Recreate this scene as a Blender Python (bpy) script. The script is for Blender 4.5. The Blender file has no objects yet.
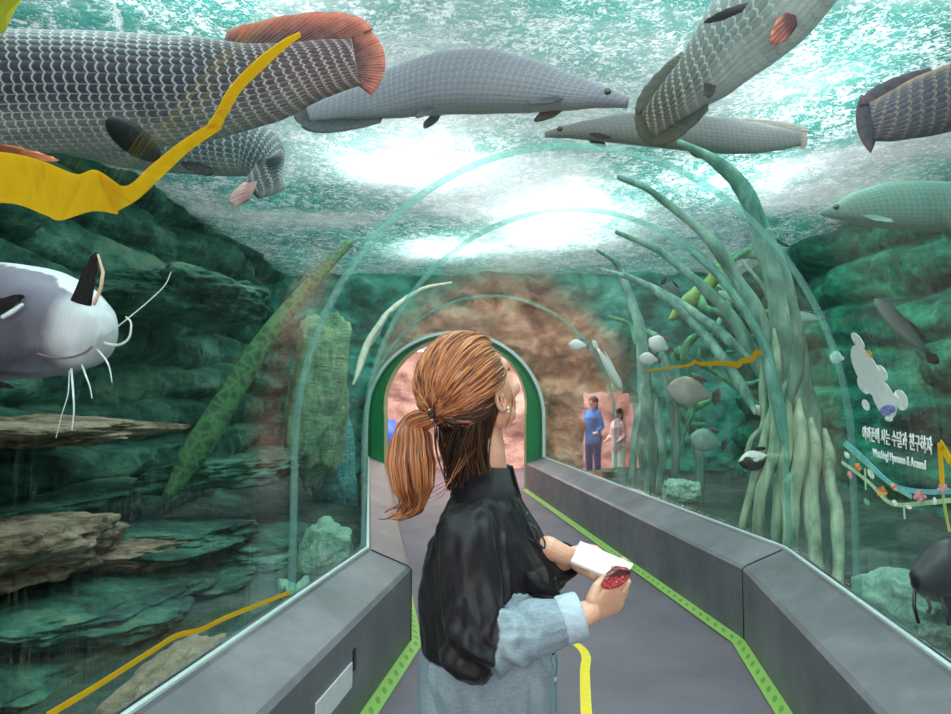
import bpy, bmesh, math, random
import numpy as np
from mathutils import Vector as V, Matrix, noise as NZ
from mathutils.bvhtree import BVHTree
SC = bpy.context.scene
COL = SC.collection
PI = math.pi
random.seed(7)
EYE = 1.42
FPX = 687.0
PITCH = math.radians(4.0)
def P(px, py, Y):
    """world point seen at photo pixel px,py and standing Y metres down the tunnel"""
    a = (px - 475.5) / FPX; b = -(py - 357.0) / FPX
    fy = math.cos(PITCH) - b * math.sin(PITCH)
    fz = math.sin(PITCH) + b * math.cos(PITCH)
    return V((a * Y / fy, Y, EYE + fz * Y / fy))
def rnd(a, b): return random.uniform(a, b)
def lerp(a, b, t): return a + (b - a) * t
def interp(x, xs, ys): return float(np.interp(x, xs, ys))
def fr(p, s=1.0, o=3):
    q = V(p) * s
    return NZ.fractal(q, 1.0, 2.0, o)
# ---------------------------------------------------------------- tags
def tag(o, label=None, cat=None, group=None, kind=None):
    if label: o['label'] = label
    if cat: o['category'] = cat
    if group: o['group'] = group
    if kind: o['kind'] = kind
    return o
def empty(name, loc, label, cat, group=None):
    o = bpy.data.objects.new(name, None); COL.objects.link(o)
    o.location = loc; o.empty_display_size = .1
    bpy.context.view_layer.update()
    return tag(o, label, cat, group)
def link(name, me, mat=None, parent=None):
    o = bpy.data.objects.new(name, me); COL.objects.link(o)
    if mat is not None:
        for m in (mat if isinstance(mat, (list, tuple)) else [mat]): me.materials.append(m)
    if parent is not None:
        o.parent = parent
        o.matrix_parent_inverse = world(parent).inverted()
    return o
def world(o):
    return world(o.parent) @ o.matrix_parent_inverse @ o.matrix_basis if o.parent else o.matrix_basis.copy()
# ---------------------------------------------------------------- mesh builder
class MB:
    def __init__(s): s.v = []; s.f = []; s.uv = {}; s.mi = []
    def add(s, vs, fs, uvs=None, mi=0):
        o = len(s.v); s.v += [tuple(q) for q in vs]
        for i, f in enumerate(fs):
            if uvs is not None: s.uv[len(s.f)] = [uvs[k] for k in f] if not isinstance(uvs, list) or not uvs or not isinstance(uvs[0], list) else uvs[i]
            s.f.append([k + o for k in f]); s.mi.append(mi)
    def box(s, c, d, rot=None, bev=0):
        c = V(c); d = V(d) / 2
        bm = bmesh.new(); bmesh.ops.create_cube(bm, size=2)
        for v in bm.verts: v.co = V((v.co.x * d.x, v.co.y * d.y, v.co.z * d.z))
        if bev: bmesh.ops.bevel(bm, geom=bm.edges[:], offset=bev, segments=2, affect='EDGES')
        R = rot or Matrix.Identity(3)
        bm.verts.index_update()
        s.add([R @ v.co + c for v in bm.verts], [[v.index for v in f.verts] for f in bm.faces]); bm.free()
    def ell(s, c, r, rot=None, seg=20, rings=12):
        c = V(c); R = rot or Matrix.Identity(3); vs = []; fs = []
        for i in range(rings + 1):
            t = PI * i / rings
            for j in range(seg):
                a = 2 * PI * j / seg
                vs.append(R @ V((r[0] * math.sin(t) * math.cos(a), r[1] * math.sin(t) * math.sin(a), r[2] * math.cos(t))) + c)
        for i in range(rings):
            for j in range(seg):
                k = (j + 1) % seg
                if i == 0: fs.append([i * seg, (i + 1) * seg + j, (i + 1) * seg + k])
                elif i == rings - 1: fs.append([i * seg + j, (i + 1) * seg, i * seg + k])
                else: fs.append([i * seg + j, (i + 1) * seg + j, (i + 1) * seg + k, i * seg + k])
        s.add(vs, fs)
    def loft(s, rings, cap=True, uvs=None, closed=True):
        n = len(rings[0]); vs = [p for r in rings for p in r]; fs = []; fu = []
        for i in range(len(rings) - 1):
            for j in range(n if closed else n - 1):
                k = (j + 1) % n
                fs.append([i * n + j, i * n + k, (i + 1) * n + k, (i + 1) * n + j])
                if uvs:
                    u0, u1 = uvs[i], uvs[i + 1]; v0, v1 = j / n, (j + 1) / n
                    fu.append([(u0, v0), (u0, v1), (u1, v1), (u1, v0)])
        if cap:
            fs.append(list(range(n))[::-1]); fs.append([(len(rings) - 1) * n + j for j in range(n)])
            if uvs: fu += [[(uvs[0], .5)] * n, [(uvs[-1], .5)] * n]
        s.add(vs, fs, fu if uvs else None)
    def tube(s, pts, rad, n=8, cap=True, flat=1.0, upv=None, round_end=False, uv=False):
        pts = [V(p) for p in pts]
        if not hasattr(rad, '__len__'): rad = [rad] * len(pts)
        rad = list(rad)
        if round_end:
            d0 = (pts[0] - pts[1]).normalized(); d1 = (pts[-1] - pts[-2]).normalized()
            r0, r1 = rad[0], rad[-1]
            pre = [(pts[0] + d0 * r0 * math.sin(a), r0 * math.cos(a)) for a in (1.45, 1.0, .5)]
            post = [(pts[-1] + d1 * r1 * math.sin(a), r1 * math.cos(a)) for a in (.5, 1.0, 1.45)]
            pts = [p for p, _ in pre] + pts + [p for p, _ in post]
            rad = [r for _, r in pre] + rad + [r for _, r in post]
        rings = []; up = V(upv) if upv else None; L = [0]
        for i, p in enumerate(pts):
            t = (pts[min(i + 1, len(pts) - 1)] - pts[max(i - 1, 0)])
            t = t.normalized() if t.length > 1e-9 else V((0, 0, 1))
            if up is None: up = V((0, 0, 1)) if abs(t.z) < .9 else V((1, 0, 0))
            sd = t.cross(up)
            if sd.length < 1e-6: sd = t.cross(V((1, .3, .2)))
            sd.normalize(); u2 = sd.cross(t).normalized()
            if upv is None: up = u2
            rings.append([p + sd * (rad[i] * flat * math.cos(2 * PI * j / n)) + u2 * (rad[i] * math.sin(2 * PI * j / n)) for j in range(n)])
            if i: L.append(L[-1] + (p - pts[i - 1]).length)
        s.loft(rings, cap, L if uv else None)
    def grid(s, pts, nu, nv, uvs=None):
        fs = []
        for i in range(nu - 1):
            for j in range(nv - 1):
                fs.append([i * nv + j, (i + 1) * nv + j, (i + 1) * nv + j + 1, i * nv + j + 1])
        s.add(pts, fs, [[uvs[k] for k in f] for f in fs] if uvs else None)
    def mesh(s, name='m', smooth=True, fixn=True):
        me = bpy.data.meshes.new(name); me.from_pydata(s.v, [], s.f)
        if s.uv:
            ul = me.uv_layers.new(name='UVMap')
            for p in me.polygons:
                q = s.uv.get(p.index)
                if q:
                    for li, c in zip(p.loop_indices, q): ul.data[li].uv = c
        me.validate(clean_customdata=False)
        if fixn:
            bm = bmesh.new(); bm.from_mesh(me)
            bmesh.ops.recalc_face_normals(bm, faces=bm.faces[:]); bm.to_mesh(me); bm.free()
        if smooth: me.polygons.foreach_set('use_smooth', [True] * len(me.polygons))
        me.update(); return me
    def build(s, name, mat, parent=None, smooth=True, fixn=True):
        return link(name, s.mesh(name, smooth, fixn), mat, parent)
def smooth_path(pts, n=8):
    pts = [V(p) for p in pts]; out = []
    q = [pts[0] * 2 - pts[1]] + pts + [pts[-1] * 2 - pts[-2]]
    for i in range(len(pts) - 1):
        a, b, c, d = q[i:i + 4]
        for k in range(n):
            t = k / n
            out.append(.5 * ((2 * b) + (c - a) * t + (2 * a - 5 * b + 4 * c - d) * t * t + (3 * b - a - 3 * c + d) * t ** 3))
    out.append(pts[-1]); return out
def smooth_vals(v, n=8):
    out = []
    for i in range(len(v) - 1):
        for k in range(n): t = k / n; t = t * t * (3 - 2 * t) * .5 + t * .5; out.append(lerp(v[i], v[i + 1], t))
    out.append(v[-1]); return out
def remeshed(mb, voxel, smooth=4, fac=.5):
    me = mb.mesh('tmp'); o = bpy.data.objects.new('tmp', me); COL.objects.link(o)
    r = o.modifiers.new('r', 'REMESH'); r.mode = 'VOXEL'; r.voxel_size = voxel; r.use_smooth_shade = True
    if smooth:
        m = o.modifiers.new('s', 'SMOOTH'); m.iterations = smooth; m.factor = fac
    dg = bpy.context.evaluated_depsgraph_get()
    out = bpy.data.meshes.new_from_object(o.evaluated_get(dg))
    bpy.data.objects.remove(o); out.polygons.foreach_set('use_smooth', [True] * len(out.polygons))
    return out
def join_meshes(ms):
    bm = bmesh.new()
    for m in ms: bm.from_mesh(m)
    me = bpy.data.meshes.new('j'); bm.to_mesh(me); bm.free()
    me.polygons.foreach_set('use_smooth', [True] * len(me.polygons)); return me
def outline_prism(pts, normal, th):
    """closed outline (coplanar-ish points) to a thin solid"""
    m = MB(); n = V(normal).normalized() * th / 2
    a = [V(p) + n for p in pts]; b = [V(p) - n for p in pts]; k = len(pts)
    m.add(a + b, [list(range(k)), list(range(2 * k - 1, k - 1, -1))] + [[i, (i + 1) % k, k + (i + 1) % k, k + i] for i in range(k)])
    return m
# ---------------------------------------------------------------- materials
class NT:
    def __init__(s, name):
        s.m = bpy.data.materials.new(name); s.m.use_nodes = True; s.t = s.m.node_tree; s.t.nodes.clear()
        s.out = s.n('ShaderNodeOutputMaterial')
    def n(s, ty, **kw):
        nd = s.t.nodes.new(ty)
        for k, v in kw.items():
            if k in nd.inputs: s.set(nd.inputs[k], v)
            else: setattr(nd, k, v)
        return nd
    def set(s, inp, v):
        if isinstance(v, bpy.types.NodeSocket): s.t.links.new(v, inp)
        else:
            if hasattr(inp.default_value, '__len__') and not hasattr(v, '__len__'): v = (v,) * len(inp.default_value)
            if hasattr(v, '__len__') and len(v) == 3 and len(inp.default_value) == 4: v = (*v, 1)
            inp.default_value = v
    def coord(s, kind='Object', scale=(1, 1, 1), rot=(0, 0, 0), loc=(0, 0, 0)):
        c = s.n('ShaderNodeTexCoord'); mp = s.n('ShaderNodeMapping')
        s.set(mp.inputs['Vector'], c.outputs[kind]); s.set(mp.inputs['Scale'], scale); s.set(mp.inputs['Rotation'], rot); s.set(mp.inputs['Location'], loc)
        return mp.outputs[0]
    def noise(s, vec, scale, detail=4, rough=.55, dist=0):
        return s.n('ShaderNodeTexNoise', Vector=vec, Scale=scale, Detail=detail, Roughness=rough, Distortion=dist).outputs['Fac']
    def ramp(s, fac, stops, mode='LINEAR'):
        r = s.n('ShaderNodeValToRGB'); s.set(r.inputs['Fac'], fac); cr = r.color_ramp; cr.interpolation = mode
        cr.elements[0].position = stops[0][0]; cr.elements[1].position = stops[-1][0]
        cr.elements[0].color = (*stops[0][1], 1); cr.elements[1].color = (*stops[-1][1], 1)
        for p, c in stops[1:-1]:
            e = cr.elements.new(p); e.color = (*c, 1)
        return r.outputs['Color']
    def math(s, op, a, b=0.0, c=None):
        m = s.n('ShaderNodeMath', operation=op); s.set(m.inputs[0], a); s.set(m.inputs[1], b)
        if c is not None: s.set(m.inputs[2], c)
        return m.outputs[0]
    def mix(s, fac, a, b, mode='MIX'):
        m = s.n('ShaderNodeMix', data_type='RGBA', blend_type=mode)
        s.set(m.inputs[0], fac); s.set(m.inputs[6], a); s.set(m.inputs[7], b); return m.outputs[2]
    def bump(s, h, strength=.5, dist=.02, normal=None):
        b = s.n('ShaderNodeBump', Height=h, Strength=strength, Distance=dist)
        if normal is not None: s.set(b.inputs['Normal'], normal)
        return b.outputs[0]
    def bsdf(s, color, rough=.6, spec=.5, metal=0, normal=None, **kw):
        b = s.n('ShaderNodeBsdfPrincipled'); s.set(b.inputs['Base Color'], color); s.set(b.inputs['Roughness'], rough)
        s.set(b.inputs['Specular IOR Level'], spec); s.set(b.inputs['Metallic'], metal)
        if normal is not None: s.set(b.inputs['Normal'], normal)
        for k, v in kw.items(): s.set(b.inputs[k.replace('_', ' ')], v)
        return b.outputs[0]
    def end(s, sh): s.set(s.out.inputs['Surface'], sh); return s.m
    def mixsh(s, fac, a, b):
        m = s.n('ShaderNodeMixShader'); s.set(m.inputs[0], fac); s.set(m.inputs[1], a); s.set(m.inputs[2], b); return m.outputs[0]
def simple(name, col, rough=.6, spec=.5, var=.15, vs=20, bump=0, **kw):
    t = NT(name); c = t.coord(); nz = t.noise(c, vs, 4)
    d = tuple(x * (1 - var) for x in col); l = tuple(min(1, x * (1 + var)) for x in col)
    nm = t.bump(nz, bump, .01) if bump else None
    return t.end(t.bsdf(t.ramp(nz, [(.3, d), (.7, l)]), rough, spec, normal=nm, **kw))
def rock_mat(name, stops, scale=1.5, rough=.75, strata=3.0):
    t = NT(name); c = t.coord('Object', (1, 1, strata))
    a = t.noise(c, scale, 8, .62, .6); b = t.noise(t.coord(), scale * 7, 6, .6)
    f = t.math('ADD', t.math('MULTIPLY', a, .7), t.math('MULTIPLY', b, .3))
    h = t.math('ADD', t.noise(c, scale * 5, 8, .65), t.math('MULTIPLY', t.noise(t.coord(), 45, 4), .3))
    return t.end(t.bsdf(t.ramp(f, stops), rough, .3, normal=t.bump(h, .9, .06)))
def emit(name, col, st):
    t = NT(name); return t.end(t.n('ShaderNodeEmission', Color=col, Strength=st).outputs[0])
LK = 0.22
# ================================================================ TUNNEL
YB, YE = 4.2, 11.6
Z_GL, Z_SP, Z_TOP = .56, 1.22, 2.62
def xl(y): return -1.26 + .1435 * y if y <= YB else lerp(-.657, -1.80, (y - YB) / (YE - YB))
def xr(y): return 1.18 + .165 * y if y <= YB else lerp(1.873, 1.12, (y - YB) / (YE - YB))
def arch(y, u, off=0.0):
    """point on the acrylic cross-section, u 0 (left foot) .. 1 (right foot); off outward"""
    a, b = xl(y), xr(y); cx = (a + b) / 2; hw = (b - a) / 2 + off; hz = Z_TOP - Z_SP + off
    if u < .15: return V((cx - hw, y, lerp(Z_GL, Z_SP, u / .15)))
    if u > .85: return V((cx + hw, y, lerp(Z_SP, Z_GL, (u - .85) / .15)))
    t = PI * (1 - (u - .15) / .7)
    return V((cx + hw * math.cos(t), y, Z_SP + hz * math.sin(t)))
def inside(p):
    """how far outside the acrylic (positive) a point is, roughly"""
    a, b = xl(p[1]), xr(p[1]); cx = (a + b) / 2; hw = (b - a) / 2
    if p[2] < Z_SP: return abs(p[0] - cx) - hw
    return (math.hypot((p[0] - cx) / hw, (p[2] - Z_SP) / (Z_TOP - Z_SP)) - 1) * hw
def hit(px, py, eps=.004):
    """where the line of sight through a photo pixel meets the inner face of the acrylic"""
    lo, hi = .15, 11.0
    y = lo
    while y < hi and inside(P(px, py, y)) < 0: y += .05
    lo, hi = y - .05, y
    for _ in range(24):
        m = (lo + hi) / 2
        if inside(P(px, py, m)) < -eps: lo = m
        else: hi = m
    return P(px, py, lo)
# ---- materials
def m_glass():
    t = NT('clear_acrylic'); nz = t.noise(t.coord('Object', (.5, 5, .5)), 2.2, 4)
    nm = t.bump(nz, .35, .04)
    f = t.n('ShaderNodeFresnel', IOR=1.2, Normal=nm).outputs[0]
    f = t.math('MINIMUM', t.math('MULTIPLY', f, .36), .13)
    tr = t.n('ShaderNodeBsdfTransparent', Color=(.975, .99, .99, 1)).outputs[0]
    gl = t.n('ShaderNodeBsdfGlossy', Color=(.9, 1, .98, 1), Roughness=.05, Normal=nm).outputs[0]
    return t.end(t.mixsh(f, tr, gl))
def m_seam():
    t = NT('frosted_acrylic_seam')
    tr = t.n('ShaderNodeBsdfTransparent', Color=(.75, .93, .9, 1)).outputs[0]
    return t.end(t.mixsh(.2, tr, t.bsdf((.5, .72, .68), .25, .6)))
def m_concrete():
    t = NT('painted_concrete'); c = t.coord()
    a = t.noise(c, 2.2, 6, .65); b = t.noise(c, 60, 3)
    col = t.ramp(a, [(.3, (.085, .077, .092)), (.52, (.155, .143, .166)), (.75, (.26, .238, .268))])
    return t.end(t.bsdf(t.mix(t.math('MULTIPLY', b, .25), col, (.09, .10, .11)), .42, .5, normal=t.bump(b, .12, .01)))
def m_floor():
    t = NT('grey_rubber_floor'); c = t.coord()
    a = t.noise(c, 1.3, 5, .6); b = t.noise(c, 90, 3); s_ = t.noise(t.coord('Object', (2, 9, 1)), 5, 5)
    col = t.ramp(a, [(.3, (.085, .068, .087)), (.7, (.175, .138, .172))])
    col = t.mix(t.math('MULTIPLY', s_, .4), col, (.21, .168, .205))
    return t.end(t.bsdf(col, .62, .35, normal=t.bump(b, .25, .01)))
def m_strip():
    t = NT('green_leaf_print'); u = t.n('ShaderNodeTexCoord').outputs['UV']
    mp = t.n('ShaderNodeMapping', Vector=u, Scale=(9, 1, 1)).outputs[0]
    sx = t.n('ShaderNodeSeparateXYZ', Vector=mp)
    fx = t.math('SUBTRACT', t.math('FRACT', sx.outputs[0]), .5); fy = t.math('SUBTRACT', sx.outputs[1], .5)
    sk = t.math('ADD', fx, t.math('MULTIPLY', fy, .9))
    d = t.math('ADD', t.math('MULTIPLY', t.math('MULTIPLY', sk, sk), 9.0), t.math('MULTIPLY', t.math('MULTIPLY', fy, fy), 9.0))
    col = t.ramp(d, [(.0, (.10, .24, .03)), (.45, (.13, .30, .04)), (.8, (.30, .50, .11)), (1, (.24, .42, .08))])
    return t.end(t.bsdf(col, .5, .4))
M_GLASS, M_SEAM, M_CON, M_FLOOR, M_STRIP = m_glass(), m_seam(), m_concrete(), m_floor(), m_strip()
M_GREEN = simple('green_paint', (.008, .19, .06), .35, .5, .1)
M_WHITE = simple('white_trim', (.72, .78, .76), .4, .5, .05)
M_ALU = simple('pale_edge', (.62, .70, .70), .35, .5, .08)
def vinyl(name, col, k=.5):
    t = NT(name); return t.end(t.mixsh(k, t.bsdf(col, .5, .3), t.n('ShaderNodeBsdfTranslucent', Color=(*col, 1)).outputs[0]))
M_YEL = vinyl('yellow_vinyl', (.92, .56, .015), .35)
M_YELF = simple('yellow_floor_paint', (.85, .62, .02), .5, .4, .08)
# ---- glass panels
seams = [-1.6, 3.15, YB, 7.6, YE]
NU = 64
for i in range(len(seams) - 1):
    a, b = seams[i] + .001, seams[i + 1] - .001
    m = MB(); ny = 8; rings = []
    for k in range(ny + 1):
        y = lerp(a, b, k / ny)
        inn = [arch(y, j / NU, 0) for j in range(NU + 1)]; out = [arch(y, j / NU, .03) for j in range(NU, -1, -1)]
        rings.append(inn + out)
    m.loft(rings, True)
    tag(m.build('window_%d' % (i + 1), M_GLASS), kind='structure')
for i, y in enumerate(seams[1:-1]):
    m = MB(); w = .008
    rings = []
    for yy in (y - w / 2, y + w / 2):
        rings.append([arch(yy, j / NU, -.001) for j in range(NU + 1)] + [arch(yy, j / NU, .031) for j in range(NU, -1, -1)])
    m.loft(rings, True)
    tag(m.build('trim_%d' % (i + 1), M_SEAM), kind='structure')
# ---- ledges: low concrete kerbs with a sloped top that carry the acrylic
def ledge(side):
    m = MB(); rings = []; L = []
    for y in [-1.6, 0, 1.5, 3, YB - .02, YB + .02, 6, 8, 10, YE]:
        g = xl(y) if side < 0 else xr(y); s = -side   # toward the aisle
        w = .27; tz = .455
        rings.append([V((g - s * .036, y, -.02)), V((g + s * (w + .0), y, -.02)), V((g + s * w, y, tz - .02)), V((g + s * (w - .02), y, tz)),
                      V((g + s * .03, y, Z_GL - .012)), V((g + s * .02, y, Z_GL)), V((g - s * .036, y, Z_GL))])
    m.loft(rings, True)
    o = m.build('wall_left' if side < 0 else 'wall_right', M_CON, smooth=False)
    tag(o, kind='structure')
    m = MB(); rings = []
    for y in [-1.6, 0, 1.5, 3, YB, 6, 8, 10, YE]:
        g = xl(y) if side < 0 else xr(y); s = -side
        rings.append([V((g + s * .001, y, Z_GL - .01)), V((g + s * .018, y, Z_GL - .01)), V((g + s * .018, y, Z_GL + .010)), V((g + s * .001, y, Z_GL + .012))])
    m.loft(rings, True); tag(m.build('trim_%d' % (11 if side < 0 else 12), M_ALU, smooth=False), kind='structure')
    m = MB(); rings = []; us = [0]
    ys = [-1.6, 0, 1.5, 3, YB, 6, 8, 10, YE]
    for y in ys:
        g = xl(y) if side < 0 else xr(y); s = -side; g += s * .272
        rings.append([V((g, y, 0.0)), V((g, y, .022)), V((g + s * .072, y, .006)), V((g + s * .072, y, 0))])
    pts = []; uv = []
    for y, r in zip(ys, rings):
        pts += [r[1], r[2]]; uv += [(y * 1.0, 0), (y * 1.0, 1)]
    m.grid(pts, len(ys), 2, uv)
    o = m.build('baseboard_left' if side < 0 else 'baseboard_right', M_STRIP, smooth=False); tag(o, kind='structure')
    sm = o.modifiers.new('t', 'SOLIDIFY'); sm.thickness = .006
ledge(-1); ledge(1)
# joint grooves on the right kerb, placard and vent slot on the left one
# ---- floor
m = MB(); rings = []
for y in [-1.6, 0, 2, YB, 8, YE, 15.8]:
    yy = min(y, YE); a, b = xl(yy) - .1, xr(yy) + .1
    rings.append([V((a, y, 0)), V((b, y, 0)), V((b, y, -.1)), V((a, y, -.1))])
m.loft(rings, True); o = m.build('floor', M_FLOOR, smooth=False); tag(o, kind='structure')
# yellow floor line
path = smooth_path([(.38, 1.9, 0), (.43, 2.5, 0), (.497, 3.16, 0), (.58, 3.75, 0), (.625, 4.0, 0), (.60, 4.18, 0), (.50, 4.28, 0), (.2, 4.45, 0), (-.1, 4.8, 0)], 8)
m = MB(); pts = []
for i, p in enumerate(path):
    t = (path[min(i + 1, len(path) - 1)] - path[max(i - 1, 0)]).normalized(); s = V((t.y, -t.x, 0)) * .026
    pts += [p - s + V((0, 0, .004)), p + s + V((0, 0, .004))]
m.grid(pts, len(path), 2); o = m.build('floor_line', M_YELF)
tag(o, 'yellow line painted along the grey walkway floor behind the woman', 'floor marking')
# placard + slot on left kerb's aisle face (x = xl + .27)
def left_face(y, z, off=.003): return V((xl(y) + .27 + off, y, z))
def face_quad(name, y0, y1, z0, z1, mat, label, cat, th=.006):
    a = [left_face(y0, z0), left_face(y1, z0), left_face(y1, z1), left_face(y0, z1)]
    o = outline_prism(a, (1, -.14, 0), th).build(name, mat, smooth=False); tag(o, label, cat); return o
M_PLAC = simple('placard_grey_white', (.78, .76, .80), .4, .5, .06)
M_DARK = simple('black_plastic', (.012, .012, .014), .4, .5, .1)
face_quad('placard', 2.68, 3.10, .19, .295, M_PLAC, 'blank pale placard fixed to the aisle face of the left kerb', 'sign')
face_quad('socket_plate', 3.115, 3.15, .25, .34, M_DARK, 'small black plate beside the pale placard on the left kerb', 'plate')
# joints in right kerb
M_JOINT = simple('dark_joint', (.03, .035, .035), .7, .2, .1)
m = MB()
for y in (YB,):
    g = xr(y); m.tube([(g - .273, y, .0), (g - .273, y, .437), (g - .252, y, .457), (g - .03, y, Z_GL - .008)], .004, 6)
tag(m.build('trim_13', M_JOINT), kind='structure')
m = MB(); g = xl(YB); m.tube([(g + .273, YB, .0), (g + .273, YB, .437), (g + .252, YB, .457), (g + .03, YB, Z_GL - .008)], .004, 6)
tag(m.build('trim_14', M_JOINT), kind='structure')
# ---- end portal
def portal(y0, y1, o0, o1, mat, name, u0=0., u1=1., z=None):
    m = MB(); rings = []
    a, b = xl(YE), xr(YE)
    def pp(u, off, y):
        q = arch(YE, u, off); 
        if q.z < Z_SP and (u < .15 or u > .85): q.z = lerp(0, Z_SP, (u / .15) if u < .15 else (1 - u) / .15)
        return V((q.x, y, q.z))
    for j in range(NU + 1):
        u = lerp(u0, u1, j / NU); k = max(0, math.sin(PI * min(1, max(0, (u - .15) / .7)))) ** 1.1; O = o0; o0 = O * (1 - .82 * k) if O < -.2 else O
        rings.append([pp(u, o0, y0), pp(u, o0, y1), pp(u, o1, y1), pp(u, o1, y0)]); o0 = O
    m.loft(rings, True); o = m.build(name, mat, smooth=False); tag(o, kind='structure'); return o
portal(YE - .02, YE + .5, -.27, .03, M_GREEN, 'door_1')
portal(YE - .06, YE - .02, .0, .05, M_WHITE, 'trim_15')
portal(YE - .04, YE - .02, -.05, -.03, simple('dark_green_rib', (.004, .10, .04), .4), 'trim_16')
# ---- room past the portal
M_PINK = rock_mat('pinkish_rockwork', [(.3, (.42, .22, .19)), (.5, (.62, .38, .34)), (.7, (.74, .50, .45))], 1.7, strata=1.2)
def rock_sheet(name, fn, nu, nv, mat, kind='structure'):
    m = MB(); m.grid([fn(i / (nu - 1), j / (nv - 1)) for i in range(nu) for j in range(nv)], nu, nv)
    o = m.build(name, mat); tag(o, kind=kind); return o
def f_end(u, v):
    x = lerp(-4.2, 3.6, u); z = lerp(-.02, 3.3, v)
    return V((x, 15.6 - .25 * fr((x, 0, z), 1.1, 4) - .12 * fr((x, 3, z), 4, 3), z))
rock_sheet('wall_back', f_end, 90, 50, M_PINK)
m = MB(); m.box((-.3, 13.9, 3.05), (7.8, 3.9, .1)); tag(m.build('ceiling', simple('tan_ceiling', (.45, .25, .17), .8, .2), smooth=False), kind='structure')
for nm, x in (('wall_side', -4.2), ('wall_side_right', 3.6)):
    m = MB(); m.box((x, 13.9, 1.5), (.1, 3.9, 3.1)); tag(m.build(nm, M_PINK, smooth=False), kind='structure')
for nm, (x0, x1) in (('floor_left', (-4.2, -1.9)), ('floor_right', (1.2, 3.6))):
    m = MB(); m.box(((x0 + x1) / 2, 14.05, -.05), (x1 - x0, 3.6, .098)); tag(m.build(nm, M_FLOOR, smooth=False), kind='structure')
q = P(423, 349, 13.0)
r = empty('ceiling_lamp', (q.x, 13.0, q.z + .0), 'small white box lamp hanging in the pink rock room past the portal', 'lamp')
m = MB(); m.box((q.x, 13, q.z), (.24, .16, .06), bev=.01); m.build('lamp_housing', M_WHITE, r, smooth=False)
m = MB(); m.box((q.x, 13, q.z - .035), (.22, .14, .02)); m.build('lamp_diffuser', emit('lamp_white', (1, .95, .88, 1), 6), r, smooth=False)
m = MB(); m.tube([(q.x, 13, q.z + .03), (q.x, 13, 3.0)], .008, 8); m.build('lamp_rod', M_WHITE, r)
q = P(386, 437, 15.0)
m = MB(); m.box((q.x, 15.0, q.z), (.42, .03, .75), bev=.006); o = m.build('poster', simple('blue_poster', (.03, .12, .75), .4, .5, .1)); tag(o, 'bright blue upright panel on the pink rock wall past the portal', 'poster')
m = MB(); m.tube([(q.x, 15.02, q.z), (q.x, 15.4, q.z)], .02, 8); m.build('bracket', M_WHITE, o)
# ================================================================ TANK
Z_W = 3.62
def m_water():
    t = NT('rippled_water_surface'); c = t.coord()
    big = t.noise(c, .45, 4, .5, .5); rip = t.noise(t.coord('Object', (1, .8, 1)), 7, 6, .68, .8); fine = t.noise(c, 26, 3, .6, 1.2)
    h = t.math('ADD', t.math('MULTIPLY', rip, 1.0), t.math('MULTIPLY', fine, .45))
    nm = t.bump(h, 1.0, .5)
    col = t.ramp(big, [(.36, (.025, .19, .17)), (.46, (.075, .28, .255)), (.54, (.22, .36, .35)), (.64, (.50, .56, .58))])
    sparkle = t.ramp(t.math('ADD', t.math('MULTIPLY', fine, .6), t.math('MULTIPLY', rip, .5)), [(.53, (0, 0, 0)), (.64, (1, 1, 1))])  # white ripple sparkle put into the colour by noise
    col = t.mix(t.math('MULTIPLY', sparkle, .7), col, (.86, .88, .92))
    tl = t.n('ShaderNodeBsdfTranslucent', Color=col, Normal=nm).outputs[0]
    gl = t.n('ShaderNodeBsdfGlossy', Color=(.75, .95, .92, 1), Roughness=.12, Normal=t.bump(h, .5, .06)).outputs[0]
    tr = t.n('ShaderNodeBsdfTransparent', Color=(.75, .97, .93, 1)).outputs[0]
    a = t.mixsh(.18, tl, gl)
    return t.end(t.mixsh(.3, a, tr))
m = MB(); nu, nv = 90, 160; pts = []
for i in range(nu):
    for j in range(nv):
        x = lerp(-5.2, 6.2, i / (nu - 1)); y = lerp(-3.2, 12.6, j / (nv - 1))
        pts.append((x, y, Z_W + .05 * fr((x, y, 0), .9, 2) + .02 * fr((x, y, 5), 3.2, 2)))
m.grid(pts, nu, nv)
o = m.build('water_surface', m_water(), fixn=False); tag(o, kind='structure')
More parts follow.
